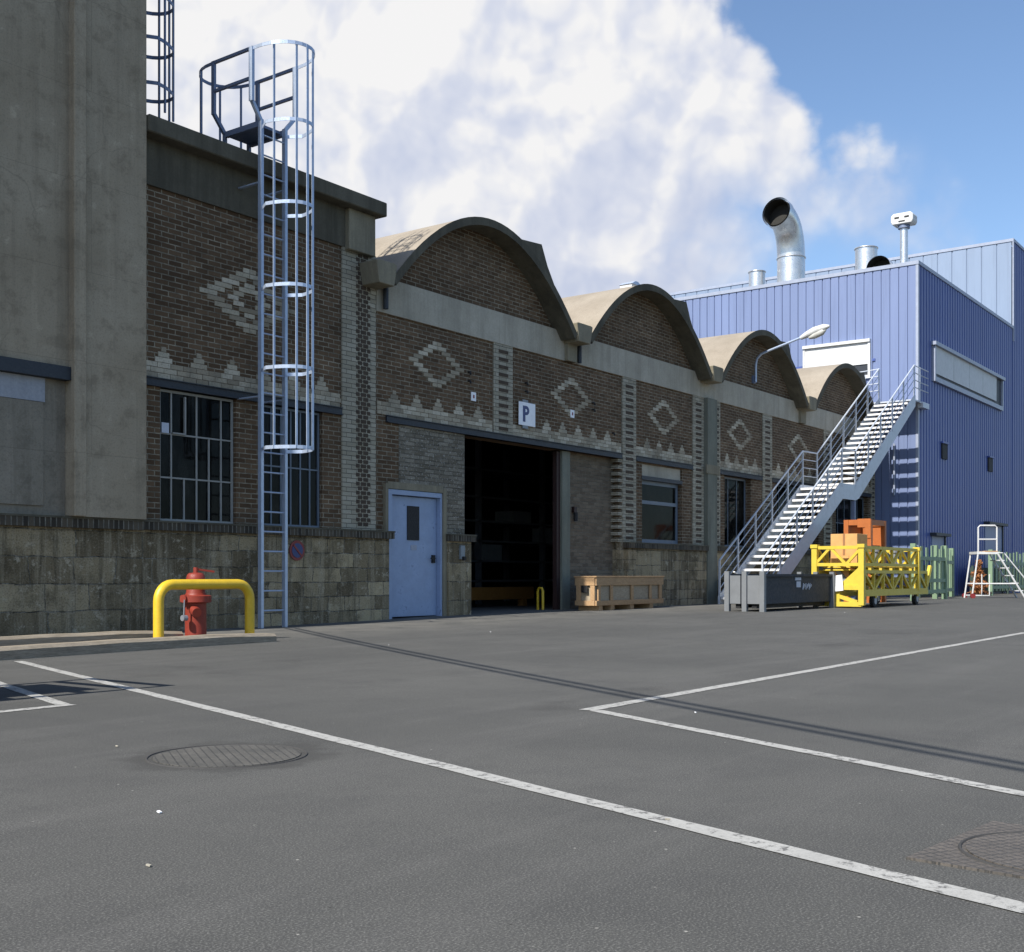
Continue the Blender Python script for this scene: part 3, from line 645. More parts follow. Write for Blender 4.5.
for i in (2, 5, 9, 12): build(MB().box(hp[i][0] - .018, hp[i][0] + .018, hp[i][1] - .006, hp[i][1] + .006, 6.9, ZT), 'cage_strap', M['galvd'], ld)
build(MB().tube([(LX0, FY, 7.05), (LX1, FY, 7.05)], .013, 8), 'rung', M['galvd'], ld, True)
# second cage on the side of the tower above the roof
l2 = thing('caged_ladder', 'dark caged ladder rising above the brick roof along the concrete tower', 'ladder', (9.88, 13.7, 6.89))
for y in (13.5, 13.92): build(MB().box(9.86, 9.90, y - .02, y + .02, 6.89, 12.4), 'stile', M['galvd'], l2)
for i in range(18): build(MB().tube([(9.88, 13.5, 7.3 + i * .29), (9.88, 13.92, 7.3 + i * .29)], .013, 8), 'rung', M['galvd'], l2, True)
def side_hoop(z, n=14):
    out = []
    for i in range(n + 1):
        t = math.pi * i / n; out.append((9.9 + (.66 * math.sin(t) ** .8 if 0 < i < n else 0), 13.71 + (-.36 if 0 < i < n else -.21) * math.cos(t), z))
    return out
for i in range(8): mb = MB(); flatpath(mb, side_hoop(7.45 + i * .62), .008, .05); build(mb, 'cage_hoop', M['galvd'], l2)
for i in (2, 5, 7, 9, 12):
    x, y, _ = side_hoop(0)[i]; build(MB().box(x - .012, x + .012, y - .012, y + .012, 7.1, 12.2), 'cage_strap', M['galvd'], l2)
for z in (8, 9.5, 11):
    for y in (13.5, 13.92): build(MB().bar((9.77, y, z), (9.88, y, z), .04, .012), 'wall_bracket', M['galvd'], l2)

# ------------------------------------------------------------------ wall signs and fittings
def text_mesh(s, size, name, mat, parent, loc, ext=.004, bold=.0):
    cu = bpy.data.curves.new(name, 'FONT'); cu.body = s; cu.size = size; cu.extrude = ext; cu.offset = bold; cu.align_x = 'CENTER'; cu.align_y = 'CENTER'
    to = bpy.data.objects.new('tmp', cu); COL.objects.link(to); dg = bpy.context.evaluated_depsgraph_get()
    me = bpy.data.meshes.new_from_object(to.evaluated_get(dg)); bpy.data.objects.remove(to); me.name = name
    me.transform(Matrix.Rotation(R(90), 4, 'X')); me.materials.clear(); me.materials.append(mat)
    o = bpy.data.objects.new(name, me); COL.objects.link(o); o.parent = parent; o.location = loc; return o
ps = thing('parking_sign', 'white parking sign with a blue letter P above the gateway', 'sign', (18.75, D - .05, 3.9))
build(MB().box(18.47, 19.02, D - .055, D - .04, 3.68, 4.13), 'panel', M['sign'], ps, bevel=.003)
build(MB().box(18.6, 18.78, D - .05, D - .035, 3.62, 4.18), 'backing', M['tank'], ps)
mb = MB().box(18.60, 18.67, D - .064, D - .054, 3.75, 4.06)
N = 14; oc = [(18.67 + .03 + .1 * math.sin(math.pi * i / N), 3.972 + .088 * math.cos(math.pi * i / N)) for i in range(N + 1)]
ic = [(18.67 + .03 + .042 * math.sin(math.pi * i / N), 3.972 + .032 * math.cos(math.pi * i / N)) for i in range(N + 1)]
oc = [(18.67, 4.06)] + oc + [(18.67, 3.884)]; ic = [(18.67, 4.004)] + ic + [(18.67, 3.94)]
for a, b, c, d in zip(oc, oc[1:], ic[1:], ic): mb.prism([a, b, c, d], D - .064, D - .054)
build(mb, 'letter', M['signb'], ps)
ns = thing('no_parking_sign', 'faded round blue no parking sign with red rim on the stone plinth', 'sign', (12.57, D - .11, 1.14))
def wheel_xz(x, y, z, r, h, n=28): return MB().tube([(x, y, z), (x, y + h, z)], r, n)
build(wheel_xz(12.6, D - .118, 1.14, .155, .012), 'rim', M['signr'], ns); build(wheel_xz(12.6, D - .124, 1.14, .112, .01), 'face', M['signb'], ns)
build(MB().bar((12.52, D - .128, 1.22), (12.68, D - .128, 1.06), .03, .006, (0, 1, 0)), 'slash', M['signr'], ns)
for x, z, lab in ((17.09, 4.05, 'tiny pale plaque on the brick just before the gateway pilaster'), (20.4, 4.1, 'tiny pink plaque on the lower tip of the second small diamond')):
    t = thing('wall_plaque', lab, 'plaque', (x, D - .02, z))
    build(MB().box(x - .07, x + .07, D - .024, D - .012, z - .08, z + .08), 'panel', M['sign'], t)
    build(MB().box(x - .02, x + .02, D - .028, D - .023, z - .03, z + .03), 'mark', M['signr'], t)
t = thing('intercom_box', 'small grey switch box on the stone pier beside the blue door', 'switch box', (16.62, D - .13, 1.2))
build(MB().box(16.56, 16.68, D - .15, D - .1, 1.05, 1.3), 'housing', M['tank'], t, bevel=.006); build(MB().box(16.59, 16.65, D - .2, D - .15, 1.03, 1.1), 'button', M['black'], t)
t = thing('alarm_call_point', 'small red and black alarm bell on the brick beside the gateway post', 'alarm', (20.72, D + .12, 2.0))
build(MB().box(20.66, 20.76, D + .1, D + .17, 2.08, 2.2), 'housing', M['redd'], t); build(MB().tube([(20.71, D + .1, 1.9), (20.71, D + .1, 2.08)], .045), 'sounder', M['black'], t, True)
t = thing('wall_lamp', 'street lamp on a bent arm above the third vault front', 'lamp', (29.25, D, 6.2))
ap = [(29.25, D - .06, 5.92), (29.25, D - .06, 6.4), (29.25, D - .1, 6.55), (29.25, D - .22, 6.66), (29.25, 12.9, 6.74), (29.25, 12.0, 6.98)]
build(MB().tube(ap, .032), 'arm', M['galv'], t, True); build(MB().box(29.19, 29.31, D - .03, D + .04, 5.9, 6.1), 'wall_plate', M['galvd'], t)
hd = MB().tube([(29.25, 12.08, 6.95), (29.25, 11.9, 7.02), (29.25, 11.7, 7.09), (29.25, 11.45, 7.15), (29.25, 11.3, 7.17)], [.05, .085, .105, .09, .03], 16)
build(hd, 'lamp_housing', M['lamp'], t, True)
build(MB().tube([(29.25, 11.85, 6.93), (29.25, 11.7, 6.97), (29.25, 11.5, 7.04), (29.25, 11.4, 7.09)], [.04, .085, .085, .03], 16), 'bowl', M['lens'], t, True)
t = thing('roof_vent', 'pale metal ventilator box on the crest of the second vault', 'vent', (23.3, 14.2, 7.2))
build(MB().box(23.1, 23.52, 13.55, 13.86, 7.1, 7.36), 'housing', M['white'], t); build(MB().prism([(23.08, 7.36), (23.54, 7.36), (23.36, 7.44), (23.24, 7.44)], 13.53, 13.88), 'cap', M['galv'], t)

# ------------------------------------------------------------------ hydrant island
def beam_log(x0, x1, ya, yb, w, h, nm, lab):
    mb = MB(); N = 14; rows = []
    rnd = random.Random(int(x0 * 31))
    for i in range(N + 1):
        f = i / N; x = x0 + (x1 - x0) * f; y = ya + (yb - ya) * f + .05 * math.sin(f * 3.1); hh = h * (1 - .25 * sm(.9, 1, f)) + rnd.uniform(-.006, .006)
        rows.append([mb.bm.verts.new(p) for p in ((x, y, -.02), (x, y + .0, hh - .03), (x, y + .03, hh), (x, y + w - .03, hh), (x, y + w, hh - .03), (x, y + w, -.02))])
    for a, b in zip(rows, rows[1:]):
        for j in range(6): mb.bm.faces.new((a[j], a[(j + 1) % 6], b[(j + 1) % 6], b[j]))
    mb.bm.faces.new(rows[0]); mb.bm.faces.new(rows[-1][::-1])
    return solo(mb, nm, M['sleeper'], lab, 'beam', 'weathered beams edging the hydrant island', smooth=False)
beam_log(3.2, 9.3, 9.55, 10.14, .2, .115, 'kerb_beam', 'long weathered beam along the asphalt in front of the hydrant')
beam_log(3.0, 8.75, 11.12, 11.1, .16, .14, 'kerb_beam', 'weathered beam lying behind the yellow pipe guard')
t = MB().poly([(3, 9.8, .03), (9.2, 10.36, .03), (9.3, 11.1, .03), (3, 11.3, .03)], [(0, 1, 2, 3)]); o = build(t, 'island_paving', M['kerbpave']); o['kind'] = 'structure'
gd = thing('pipe_guard', 'thick yellow bent pipe guard around the red hydrant', 'guard rail', (8.8, 10.78, 0))
Y = 10.78; r = .058; pts = [(8.16, Y, 0)]
for cx_, a0 in ((8.34, 180), (9.28, 90)):
    for i in range(7): a = R(a0 - 15 * i); pts.append((cx_ + .18 * math.cos(a), Y, .475 + .18 * math.sin(a)))
for q in (8.16, 9.46): build(MB().box(q - .1, q + .1, Y - .1, Y + .1, 0, .045), 'base_plate', M['yellow'], gd, bevel=.005)
pts.append((9.46, Y, 0)); build(MB().tube(pts, r, 16), 'hoop', M['yellow'], gd, True)
hy = thing('fire_hydrant', 'red cast iron fire hydrant behind the yellow pipe guard', 'hydrant', (8.86, 11.0, 0))
hx, hyy = 8.86, 11.02
def lathe(pr, x, y, n=20): return MB().tube([(x, y, z) for z, _ in pr], [q * 1.22 for _, q in pr], n)
build(lathe([(0, .16), (.035, .16), (.04, .125), (.06, .11), (.065, .1), (.42, .098), (.44, .1)], hx, hyy), 'barrel', M['red'], hy, True)
build(lathe([(.44, .13), (.45, .145), (.52, .145), (.53, .13)], hx, hyy), 'flange', M['red'], hy, True)
build(lathe([(.53, .1), (.56, .088), (.72, .088), (.765, .08), (.785, .06), (.79, .02)], hx, hyy), 'bonnet', M['red'], hy, True)
build(MB().bar((hx, hyy, .83), (hx + .2, hyy - .08, .8), .035, .022).tube([(hx, hyy, .78), (hx, hyy, .85)], .028), 'valve_key', M['red'], hy)
build(MB().tube([(hx - .07, hyy - .05, .36), (hx - .11, hyy - .16, .33)], [.06, .055], 14), 'outlet', M['red'], hy, True)
build(MB().tube([(hx - .09, hyy, .49), (hx - .2, hyy - .02, .49)], [.05, .045], 12), 'outlet', M['red'], hy, True)
build(MB().tube([(hx - .2, hyy - .05, .48), (hx - .21, hyy - .05, .3)], .008, 6).tube([(hx - .24, hyy - .06, .27), (hx - .18, hyy - .06, .27)], .035, 10), 'cap_chain', M['hub'], hy)

# ------------------------------------------------------------------ crate
cr = thing('wooden_crate', 'long pine and plywood shipping crate on feet by the gateway', 'crate', (21.25, 12.72, .06), rz=R(3))
def loc_build(mb, name, mat, par, bevel=0): return build(mb, name, mat, par, bevel=bevel, world=False)
L_, W_, H_ = 1.5, .23, .66
loc_build(MB().box(-L_ + .03, L_ - .03, -W_ + .03, W_ - .03, .1, H_ - .02), 'plywood_panel', M['ply'], cr)
for x in (-1.3, -.8, .05, .95): loc_build(MB().box(x - .08, x + .08, -W_, W_, -.02, .1), 'foot', M['wood'], cr)
for s in (-1, 1):
    for z0, z1 in ((.1, .2), (H_ - .16, H_)):
        loc_build(MB().box(-L_, L_, s * W_ - .02, s * W_ + .02, z0, z1), 'rail', M['wood'], cr, .004)
        loc_build(MB().box(s * L_ - .02, s * L_ + .02, -W_ + .021, W_ - .021, z0, z1), 'rail', M['wood'], cr, .004)
    for x in (-1.37, -.85, .05, .9, 1.37): loc_build(MB().box(x - .05, x + .05, s * W_ - .015, s * W_ + .015, .2, H_ - .16), 'batten', M['wood'], cr, .004)
    for y in (-.16, .16): loc_build(MB().box(s * L_ - .015, s * L_ + .015, y - .05, y + .05, .2, H_ - .16), 'batten', M['wood'], cr, .004)
loc_build(MB().box(-L_ - .03, L_ + .03, -W_ - .03, W_ + .03, H_, H_ + .03), 'lid', M['wood'], cr, .004)
loc_build(MB().box(-L_ - .035, -L_ - .02, -.06, .08, .36, .5), 'notice', M['black'], cr)

# ------------------------------------------------------------------ grey steel tank box
bx = thing('steel_skip', 'slate grey steel tank on post legs below the outside stair', 'container', (23, 10, .06))
def P2(u, v, z): return (21.25 + .993 * u - 0 * v, 9.55 + .0 * u + v, z)
X0, X1, Y0, Y1 = 21.15, 24.75, 9.5, 10.24
build(MB().box(X0 + .02, X1 - .02, Y0 + .02, Y1 - .02, .2, .75), 'tank_body', M['boxdark'], bx, bevel=.008)
build(MB().box(X0, X0 + .03, Y0 + .05, (Y0 + Y1) / 2 - .03, .21, .76).box(X0, X0 + .03, (Y0 + Y1) / 2 + .1, Y1 - .05, .21, .76), 'end_panel', M['boxgrey'], bx)
for x in (X0, X1):
    for y in (Y0, (Y0 + Y1) / 2, Y1): build(MB().box(x - .05, x + .05, y - .05, y + .05, .05, .84), 'leg', M['boxgrey'], bx, bevel=.004)
build(MB().box(X0 + .05, X1 - .05, Y0 - .03, Y0 + .05, .74, .79).box(X0 + .05, X1 - .05, Y1 - .05, Y1 + .03, .74, .79), 'top_rail', M['boxdark'], bx)
for y in (Y0 + .2, Y1 - .2): build(MB().box(X0 + .05, X1 - .05, y - .05, y + .05, .12, .2), 'skid', M['black'], bx)
build(MB().box(22.75, 23.05, Y0 + .008, Y0 + .018, .66, .72).box(22.82, 23.03, Y0 + .008, Y0 + .018, .52, .64), 'paper_label', M['sticker'], bx)
mb = MB()
for i in range(9): a = 23.15 + i * .055; mb.bar((a, Y0 + .012, .47 + .03 * (i % 3)), (a + random.uniform(-.03, .06), Y0 + .012, .58 + .02 * (i % 2)), .03, .006, (0, 1, 0))
build(mb, 'chalk_mark', M['sticker'], bx)

# ------------------------------------------------------------------ outside stair
st = thing('outside_stair', 'grey galvanised outside stair with railings rising to the blue hall', 'stairs', (26.4, 12.4, .06))
YL, YR = 12.95, 11.82
A = Vector((26.35, 0, .06)); B = Vector((31.55, 0, 3.2)); C_ = Vector((32.45, 0, 3.2)); E_ = Vector((37.8, 0, 6.38))
def at(v, y, dz=0): return (v.x, y, v.z + dz)
for y in (YL, YR):
    mb = MB()
    hgt = .3; pts_top = [(A.x - .12, .06), (A.x - .12, .25), (B.x - .2, B.z + .1), (C_.x + .05, C_.z + .12), (E_.x, E_.z + .12), (E_.x + .1, E_.z + .12), (E_.x + .1, E_.z - .22), (C_.x + .35, C_.z - .25), (C_.x + .1, C_.z - .32), (B.x, B.z - .32), (A.x + .35, .06)]
    mb.prism(pts_top, y - .012, y + .012); build(mb, 'stringer', M['stair'], st)
    mb = MB(); 
for (P, Q, n) in ((A, B, 18), (C_, E_, 18)):
    for i in range(1, n + 1):
        f = i / n; x = P.x + (Q.x - P.x) * f; z = P.z + (Q.z - P.z) * f
        if P is C_ and i == n: continue
        build(MB().box(x - .3, x - .02, YR + .02, YL - .02, z - .03, z).box(x - .302, x - .285, YR + .02, YL - .02, z - .058, z + .002), 'tread', M['tread'], st)
build(MB().box(B.x - .02, C_.x + .05, YR + .02, YL - .02, 3.16, 3.2), 'landing', M['tread'], st)
for x in (B.x, C_.x + .02): build(MB().box(x, x + .03, YR + .012, YL - .012, 2.9, 3.16), 'landing_beam', M['stair'], st)
build(MB().box(37.8, 38.74, YR, 13.75, 6.33, 6.38).box(37.8, 37.83, YL, 13.75, 6.15, 6.33).box(38.6, 39.25, 11.78, 11.96, 6.2, 6.38), 'upper_landing', M['stair'], st)
build(MB().box(C_.x - .05, C_.x + .05, YR - .03, YR + .07, 0, 2.86), 'post', M['galvd'], st)
for y in (YL, YR):
    for P, Q, n in ((A + Vector((-.05, 0, .12)), B + Vector((-.05, 0, .1)), 5), (C_ + Vector((.1, 0, .12)), E_ + Vector((0, 0, .12)), 5)):
        for i in range(n + 1):
            p = P.lerp(Q, i / n); build(MB().box(p.x - .02, p.x + .02, y - .02, y + .02, p.z - .1, p.z + .95), 'baluster', M['stair'], st)
        for h, rr in ((.95, .024), (.72, .013), (.49, .013), (.26, .013)): build(MB().tube([at(P, y, h), at(Q, y, h)], rr, 8), 'handrail' if h > .9 else 'guard_rail', M['stair'], st, True)
    P, Q = B + Vector((-.05, 0, .1)), C_ + Vector((.1, 0, .12))
    for h, rr in ((.95, .024), (.72, .013), (.49, .013), (.26, .013)): build(MB().tube([at(P, y, h), at(Q, y, h)], rr, 8), 'handrail' if h > .9 else 'guard_rail', M['stair'], st, True)
for h in (.95, .72, .49, .26):
    build(MB().tube([(37.82, YL, 6.5 + h), (37.82, 13.72, 6.45 + h), (38.7, 13.74, 6.45 + h)], .016, 8), 'guard_rail', M['stair'], st, True)
    build(MB().tube([(37.8, YR, 6.5 + h), (38.3, 11.8, 6.48 + h), (39.2, 11.8, 6.48 + h)], .016, 8), 'guard_rail', M['stair'], st, True)
for x, y in ((37.82, 13.72), (38.68, 13.72), (38.3, 11.8)): build(MB().box(x - .02, x + .02, y - .02, y + .02, 6.33, 7.45), 'baluster', M['stair'], st)
solo(MB().bar((25.75, 12.3, .85), (26.75, 12.15, .42), .05, .03), 'fallen_batten', M['white'], 'pale batten leaning on the foot of the outside stair', 'batten')

# ------------------------------------------------------------------ blue clad hall
BX, BY = 38.77, 12.0
hall = thing('blue_clad_hall', 'large blue profiled metal factory hall behind the stair', 'building', (46, 25, 0))
def profile(a, b, pitch, gw, gd):
    pts = []; x = a
    while x < b - 1e-6:
        e = min(x + pitch, b); pts += [(x, 0), (max(x, e - gw), 0), (max(x, e - gw * .75), gd), (e - gw * .25, gd)]; x = e
    return pts + [(b, 0)]
def clad_x(X, y0, y1, z0, z1, pitch, gw, gd, name, mat):      # faces -X
    mb = MB(); pr = profile(y0, y1, pitch, gw, gd); lo = [mb.bm.verts.new((X + d, y, z0)) for y, d in pr]; hi = [mb.bm.verts.new((X + d, y, z1)) for y, d in pr]
    for i in range(len(pr) - 1): mb.bm.faces.new((lo[i], lo[i + 1], hi[i + 1], hi[i]))
    return build(mb, name, mat, hall)
def clad_y(Yp, x0, x1, z0, z1, pitch, gw, gd, name, mat):     # faces -Y
    mb = MB(); pr = profile(x0, x1, pitch, gw, gd); lo = [mb.bm.verts.new((x, Yp + d, z0)) for x, d in pr]; hi = [mb.bm.verts.new((x, Yp + d, z1)) for x, d in pr]
    for i in range(len(pr) - 1): mb.bm.faces.new((lo[i], lo[i + 1], hi[i + 1], hi[i]))
    return build(mb, name, mat, hall)
XU = 51.25
clad_x(BX, BY + .06, 46, -.1, 10.9, .29, .04, .035, 'front_cladding', M['clad'])
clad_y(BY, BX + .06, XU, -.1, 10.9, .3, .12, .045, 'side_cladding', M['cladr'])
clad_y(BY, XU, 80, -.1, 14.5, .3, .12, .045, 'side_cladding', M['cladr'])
clad_x(XU, BY + .06, 46, 10.85, 14.5, .6, .05, .035, 'upper_cladding', M['cladu'])
build(MB().box(BX + .1, XU + .2, BY + .1, 46, 10.6, 10.75).box(XU + .2, 80, BY + .1, 46, 14.2, 14.35).box(BX + .1, 80, 45.9, 46, -.1, 14.2).box(79.9, 80, BY + .1, 45.9, -.1, 14.2), 'roof', M['tank'], hall)
build(MB().box(BX - .03, BX + .2, BY - .03, 46, 10.9, 11.02).box(BX + .2, XU, BY - .03, BY + .2, 10.9, 11.02).box(XU - .03, XU + .2, BY - .03, 46, 14.5, 14.62).box(XU + .2, 80, BY - .03, BY + .2, 14.5, 14.62), 'parapet_flashing', M['flash'], hall)
build(MB().box(BX - .015, BX + .09, BY - .015, BY + .07, -.1, 10.9), 'corner_flashing', M['flash'], hall)
build(MB().box(XU - .02, XU + .1, BY - .03, BY + .02, 10.4, 14.5), 'corner_flashing', M['flash'], hall)
# front window with shutter
w = build(MB().box(BX - .09, BX + .02, 13.55, 13.63, 7.35, 8.55).box(BX - .09, BX + .02, 15.83, 15.9, 7.35, 8.55).box(BX - .09, BX + .02, 13.63, 15.83, 7.35, 7.45).box(BX - .14, BX + .02, 13.55, 15.9, 8.55, 8.65), 'window', M['white'], hall)
build(MB().box(BX - .06, BX - .02, 13.63, 15.83, 7.82, 8.55), 'shutter', M['white'], w); build(MB().box(BX - .03, BX - .02, 13.63, 15.83, 7.45, 7.82), 'glass', M['steel_blue'], w)
# long window on the side
w = build(MB().box(40.3, 40.42, BY - .1, BY + .06, 7.3, 8.5).box(49.2, 49.32, BY - .1, BY + .06, 7.3, 8.5).box(40.42, 49.2, BY - .1, BY + .06, 7.3, 7.46).box(40.2, 49.4, BY - .16, BY + .06, 8.5, 8.62), 'window', M['flash'], hall)
for x0, x1 in ((40.42, 42.6), (42.63, 44.6), (44.63, 46.4), (46.43, 48.4)): build(MB().box(x0, x1, BY - .06, BY + .05, 7.58, 8.5), 'shutter', M['white'], w)
build(MB().box(40.42, 49.2, BY - .02, BY + .05, 7.46, 8.5), 'glass', M['steel_blue'], w)
for x in (41.3, 47.3): build(MB().box(x, x + .6, BY - .05, BY + .05, 4.78, 5.3), 'louvre_vent', M['black'], hall); build(MB().box(x - .05, x + .65, BY - .1, BY + .05, 5.3, 5.36), 'vent_hood', M['cladr'], hall)
for x0, x1, zt in ((40.2, 41.6, 2.1), (46.9, 49.4, 2.72)):
    d_ = build(MB().box(x0, x1, BY - .02, BY + .07, 0, zt), 'door', M['clad'], hall); build(MB().box(x0 - .15, x1 + .15, BY - .22, BY + .02, zt, zt + .1), 'door_canopy', M['steel_blue'], d_)
    build(MB().box(x1, x1 + .1, BY - .06, BY + .06, 0, zt), 'door_jamb', M['steel_blue'], d_); build(MB().box(x1 - .2, x1 - .08, BY - .06, BY - .02, 1.0, 1.1), 'handle', M['black'], d_)
build(MB().tube([(BX - .08, 12.75, 3.4), (BX - .08, 12.75, 5.1)], .035), 'downpipe', M['flash'], hall, True)
build(MB().box(BX - .04, BX + .02, 15.95, 30, 7.9, 7.98).box(BX - .04, BX + .02, 13.4, 13.5, 7.9, 7.98), 'seam_rail', M['cladr'], hall)

# roof ducts
def ring(mb, c, r, n=28): mb.tube([(c[0] + r * math.cos(t), c[1] + r * math.sin(t), c[2]) for t in [2 * math.pi * i / n for i in range(n)]], .025, 8, closed=True); return mb
dk = thing('exhaust_duct', 'big galvanised exhaust duct with elbow and open dark mouth on the blue roof', 'duct', (41, 17.3, 10.75))
build(MB().tube([(41, 17.3, 10.7), (41, 17.3, 12.4)], .5, 32), 'riser', M['duct'], dk, True)
b0, b1, b2 = Vector((41, 17.3, 12.4)), Vector((41, 17.32, 13.75)), Vector((40.0, 17.35, 13.8))
bend = [b0 * (1 - t) ** 2 + b1 * 2 * t * (1 - t) + b2 * t * t for t in [i / 10 for i in range(11)]]
build(MB().tube(bend, .5, 32, caps=False), 'elbow', M['duct'], dk, True)
dd = (bend[-1] - bend[-2]).normalized(); build(MB().tube([bend[-1] - dd * .12, bend[-1] + dd * .22], .54, 32, caps=False), 'mouth_collar', M['duct'], dk, True)
build(MB().tube([bend[-1] - dd * .3, bend[-1] + dd * .21], .48, 32, caps=False).tube([bend[-1] - dd * .45, bend[-1] - dd * .3], .48, 32), 'mouth_shade_lining', M['ductin'], dk, True)
build(ring(MB(), (41, 17.3, 12.4), .51), 'seam_ring', M['duct'], dk, True)
for y, rr, zt, lab in ((18.65, .3, 12.1, 'short galvanised vent stub beside the tall roof duct'), (14.5, .38, 12.3, 'short galvanised vent stub beside the box headed flue')):
    k = thing('vent_stub', lab, 'duct', (41, y, 10.75)); build(MB().tube([(41, y, 10.7), (41, y, zt)], rr, 28), 'pipe', M['duct'], k, True); build(ring(MB(), (41, y, zt), rr + .01), 'rim', M['duct'], k, True)
k = thing('low_elbow_duct', 'half hidden duct mouth like a dark disc above the blue parapet', 'duct', (40.4, 13.9, 10.75))
build(MB().tube([(41.0, 13.8, 10.7), (41.0, 13.8, 11.05), (40.9, 13.8, 11.25), (40.7, 13.8, 11.34), (40.2, 13.8, 11.36)], .42, 28, caps=False), 'pipe', M['duct'], k, True)
build(MB().tube([(40.21, 13.8, 11.36), (40.7, 13.8, 11.34)], .4, 28, caps=False).tube([(40.7, 13.8, 11.34), (40.72, 13.8, 11.34)], .41, 28), 'mouth_shade_lining', M['ductin'], k, True)
k = thing('flue_pipe', 'slim galvanised flue with white slotted box head on the blue roof', 'flue', (41, 13.17, 10.75))
build(MB().tube([(41, 13.17, 10.7), (41, 13.17, 12.8)], .13, 20), 'pipe', M['duct'], k, True)
h_ = build(MB().prismx([(12.84, 12.9), (13.5, 12.9), (13.55, 13.0), (13.55, 13.2), (13.46, 13.28), (12.88, 13.28), (12.79, 13.2), (12.79, 13.0)], 40.75, 41.25), 'box_head', M['white'], k, bevel=.02)
build(MB().box(40.735, 40.76, 13.26, 13.42, 13.1, 13.15).box(40.735, 40.76, 12.92, 13.08, 13.1, 13.15).box(40.735, 40.76, 13.06, 13.28, 12.97, 13.01), 'slot', M['black'], h_)
build(MB().tube([(41, 13.17, 12.78), (41, 13.17, 12.9)], .2, 20), 'collar', M['galvd'], k, True)

# ------------------------------------------------------------------ yellow lattice trolley and what stands round it
cg = thing('lattice_trolley', 'yellow lattice steel work trolley on wheels holding a cardboard box', 'trolley', (27, 10, .06))
TX0, TX1, TY0, TY1 = 24.9, 29.4, 8.9, 9.95
def truss_x(mb, y, x0, x1, z0, z1, n, w=.07):
    mb.bar((x0, y, z0), (x1, y, z0), w).bar((x0, y, z1), (x1, y, z1), w)
    for i in range(n):
        a, b = x0 + (x1 - x0) * i / n, x0 + (x1 - x0) * (i + 1) / n
        mb.bar((a, y, z0), (b, y, z1), w * .8) if i % 2 else mb.bar((a, y, z1), (b, y, z0), w * .8)
        mb.bar((b, y, z0), (b, y, z1), w * .8)
    return mb
def truss_y(mb, x, y0, y1, z0, z1, n, w=.07):
    mb.bar((x, y0, z0), (x, y1, z0), w).bar((x, y0, z1), (x, y1, z1), w)
    for i in range(n):
        a, b = y0 + (y1 - y0) * i / n, y0 + (y1 - y0) * (i + 1) / n
        mb.bar((x, a, z0), (x, b, z1), w * .8) if i % 2 else mb.bar((x, a, z1), (x, b, z0), w * .8)
    return mb
for y in (TY0, TY1):
    build(truss_x(MB(), y, TX0 + .1, TX1, .42, .84, 7), 'lower_truss', M['yellow2'], cg)
    build(truss_x(MB(), y, TX0 + .1, TX1 - .7, 1.0, 1.37, 6), 'upper_truss', M['yellow2'], cg)
build(truss_y(MB(), TX0, TY0, TY1, 1.0, 1.37, 3), 'end_truss', M['yellow2'], cg)
build(truss_y(MB(), TX1 - .7, TY0, TY1, 1.0, 1.37, 3), 'end_truss', M['yellow2'], cg)
for x, y in ((TX0, TY0), (TX0, TY1), (TX1 - .7, TY0), (TX1 - .7, TY1)):
    build(MB().box(x - .06, x + .06, y - .06, y + .06, .12 if x < 26 else .4, 1.36), 'corner_post', M['yellow2'], cg); build(MB().box(x - .08, x + .08, y - .08, y + .08, 1.36, 1.44), 'post_cap', M['yellow2'], cg)
mb = MB().bar((TX0, TY0, .14), (TX0, TY1, .14), .1).bar((TX0, TY0, .5), (TX0, TY1, .5), .1).bar((TX0, TY0 + .1, .18), (TX0, TY1 - .1, .46), .08).bar((TX0, (TY0 + TY1) / 2, .14), (TX0, (TY0 + TY1) / 2, .5), .09)
for y in (TY0, (TY0 + TY1) / 2, TY1): mb.bar((TX0, y, .36), (TX1, y, .36), .1)
for x in (26, 27.2, 28.4, TX1): mb.bar((x, TY0, .36), (x, TY1, .36), .08)
build(mb, 'base_frame', M['yellow2'], cg)
mb = MB()
for x in (25.6, 26.3, 27.0, 27.7, 28.4): mb.bar((x, TY0, .9), (x, TY1, .98), .05).bar((x, TY0 + .1, .42), (x + .35, TY1 - .1, .84), .05)
for y in (TY0 + .3, TY0 + .75): mb.bar((TX0, y, 1.0), (TX1, y, 1.0), .06).bar((TX0, y, .6), (TX1, y, .7), .05)
build(mb, 'cross_bracing', M['yellow2'], cg)
for x in (26.6, 27.9): build(MB().tube([(x, TY0 + .3, 1.0), (x, TY0 + .3, 1.3)], .07, 12).tube([(x, TY0 + .3, 1.3), (x, TY0 + .3, 1.36)], .1, 12), 'jack', M['hub'], cg, True)
build(MB().prismx([(TY0 + .05, .5), (TY0 + .05, .95), (TY0 + .5, .55), (TY0 + .5, .5)], TX0 - .02, TX0 + .02), 'gusset_plate', M['yellow2'], cg)
build(MB().box(TX0 + .2, TX1 - .8, TY0 + .1, TY1 - .1, .86, .9).box(TX0 + .2, TX1 - .3, TY0 + .1, TY1 - .1, .93, .96), 'deck', M['yellow2'], cg)
build(MB().bar((TX0 + .3, TY0 + .4, .55), (TX0 + .3, TY0 + .72, .98), .12, .1), 'ram', M['tank'], cg)
build(MB().bar((TX1 + .05, TY0 + .02, .5), (TX1 + .25, TY0 - .02, 1.0), .08), 'push_handle', M['yellow2'], cg)
def wheel(x, y, z, r, par):
    w = build(MB().tube([(x, y - .05, z), (x, y - .04, z), (x, y + .04, z), (x, y + .05, z)], [r * .85, r, r, r * .85], 20), 'wheel', M['rubber'], par, True)
    build(MB().tube([(x, y - .058, z), (x, y - .045, z)], r * .55, 16), 'hub', M['hub'], w)
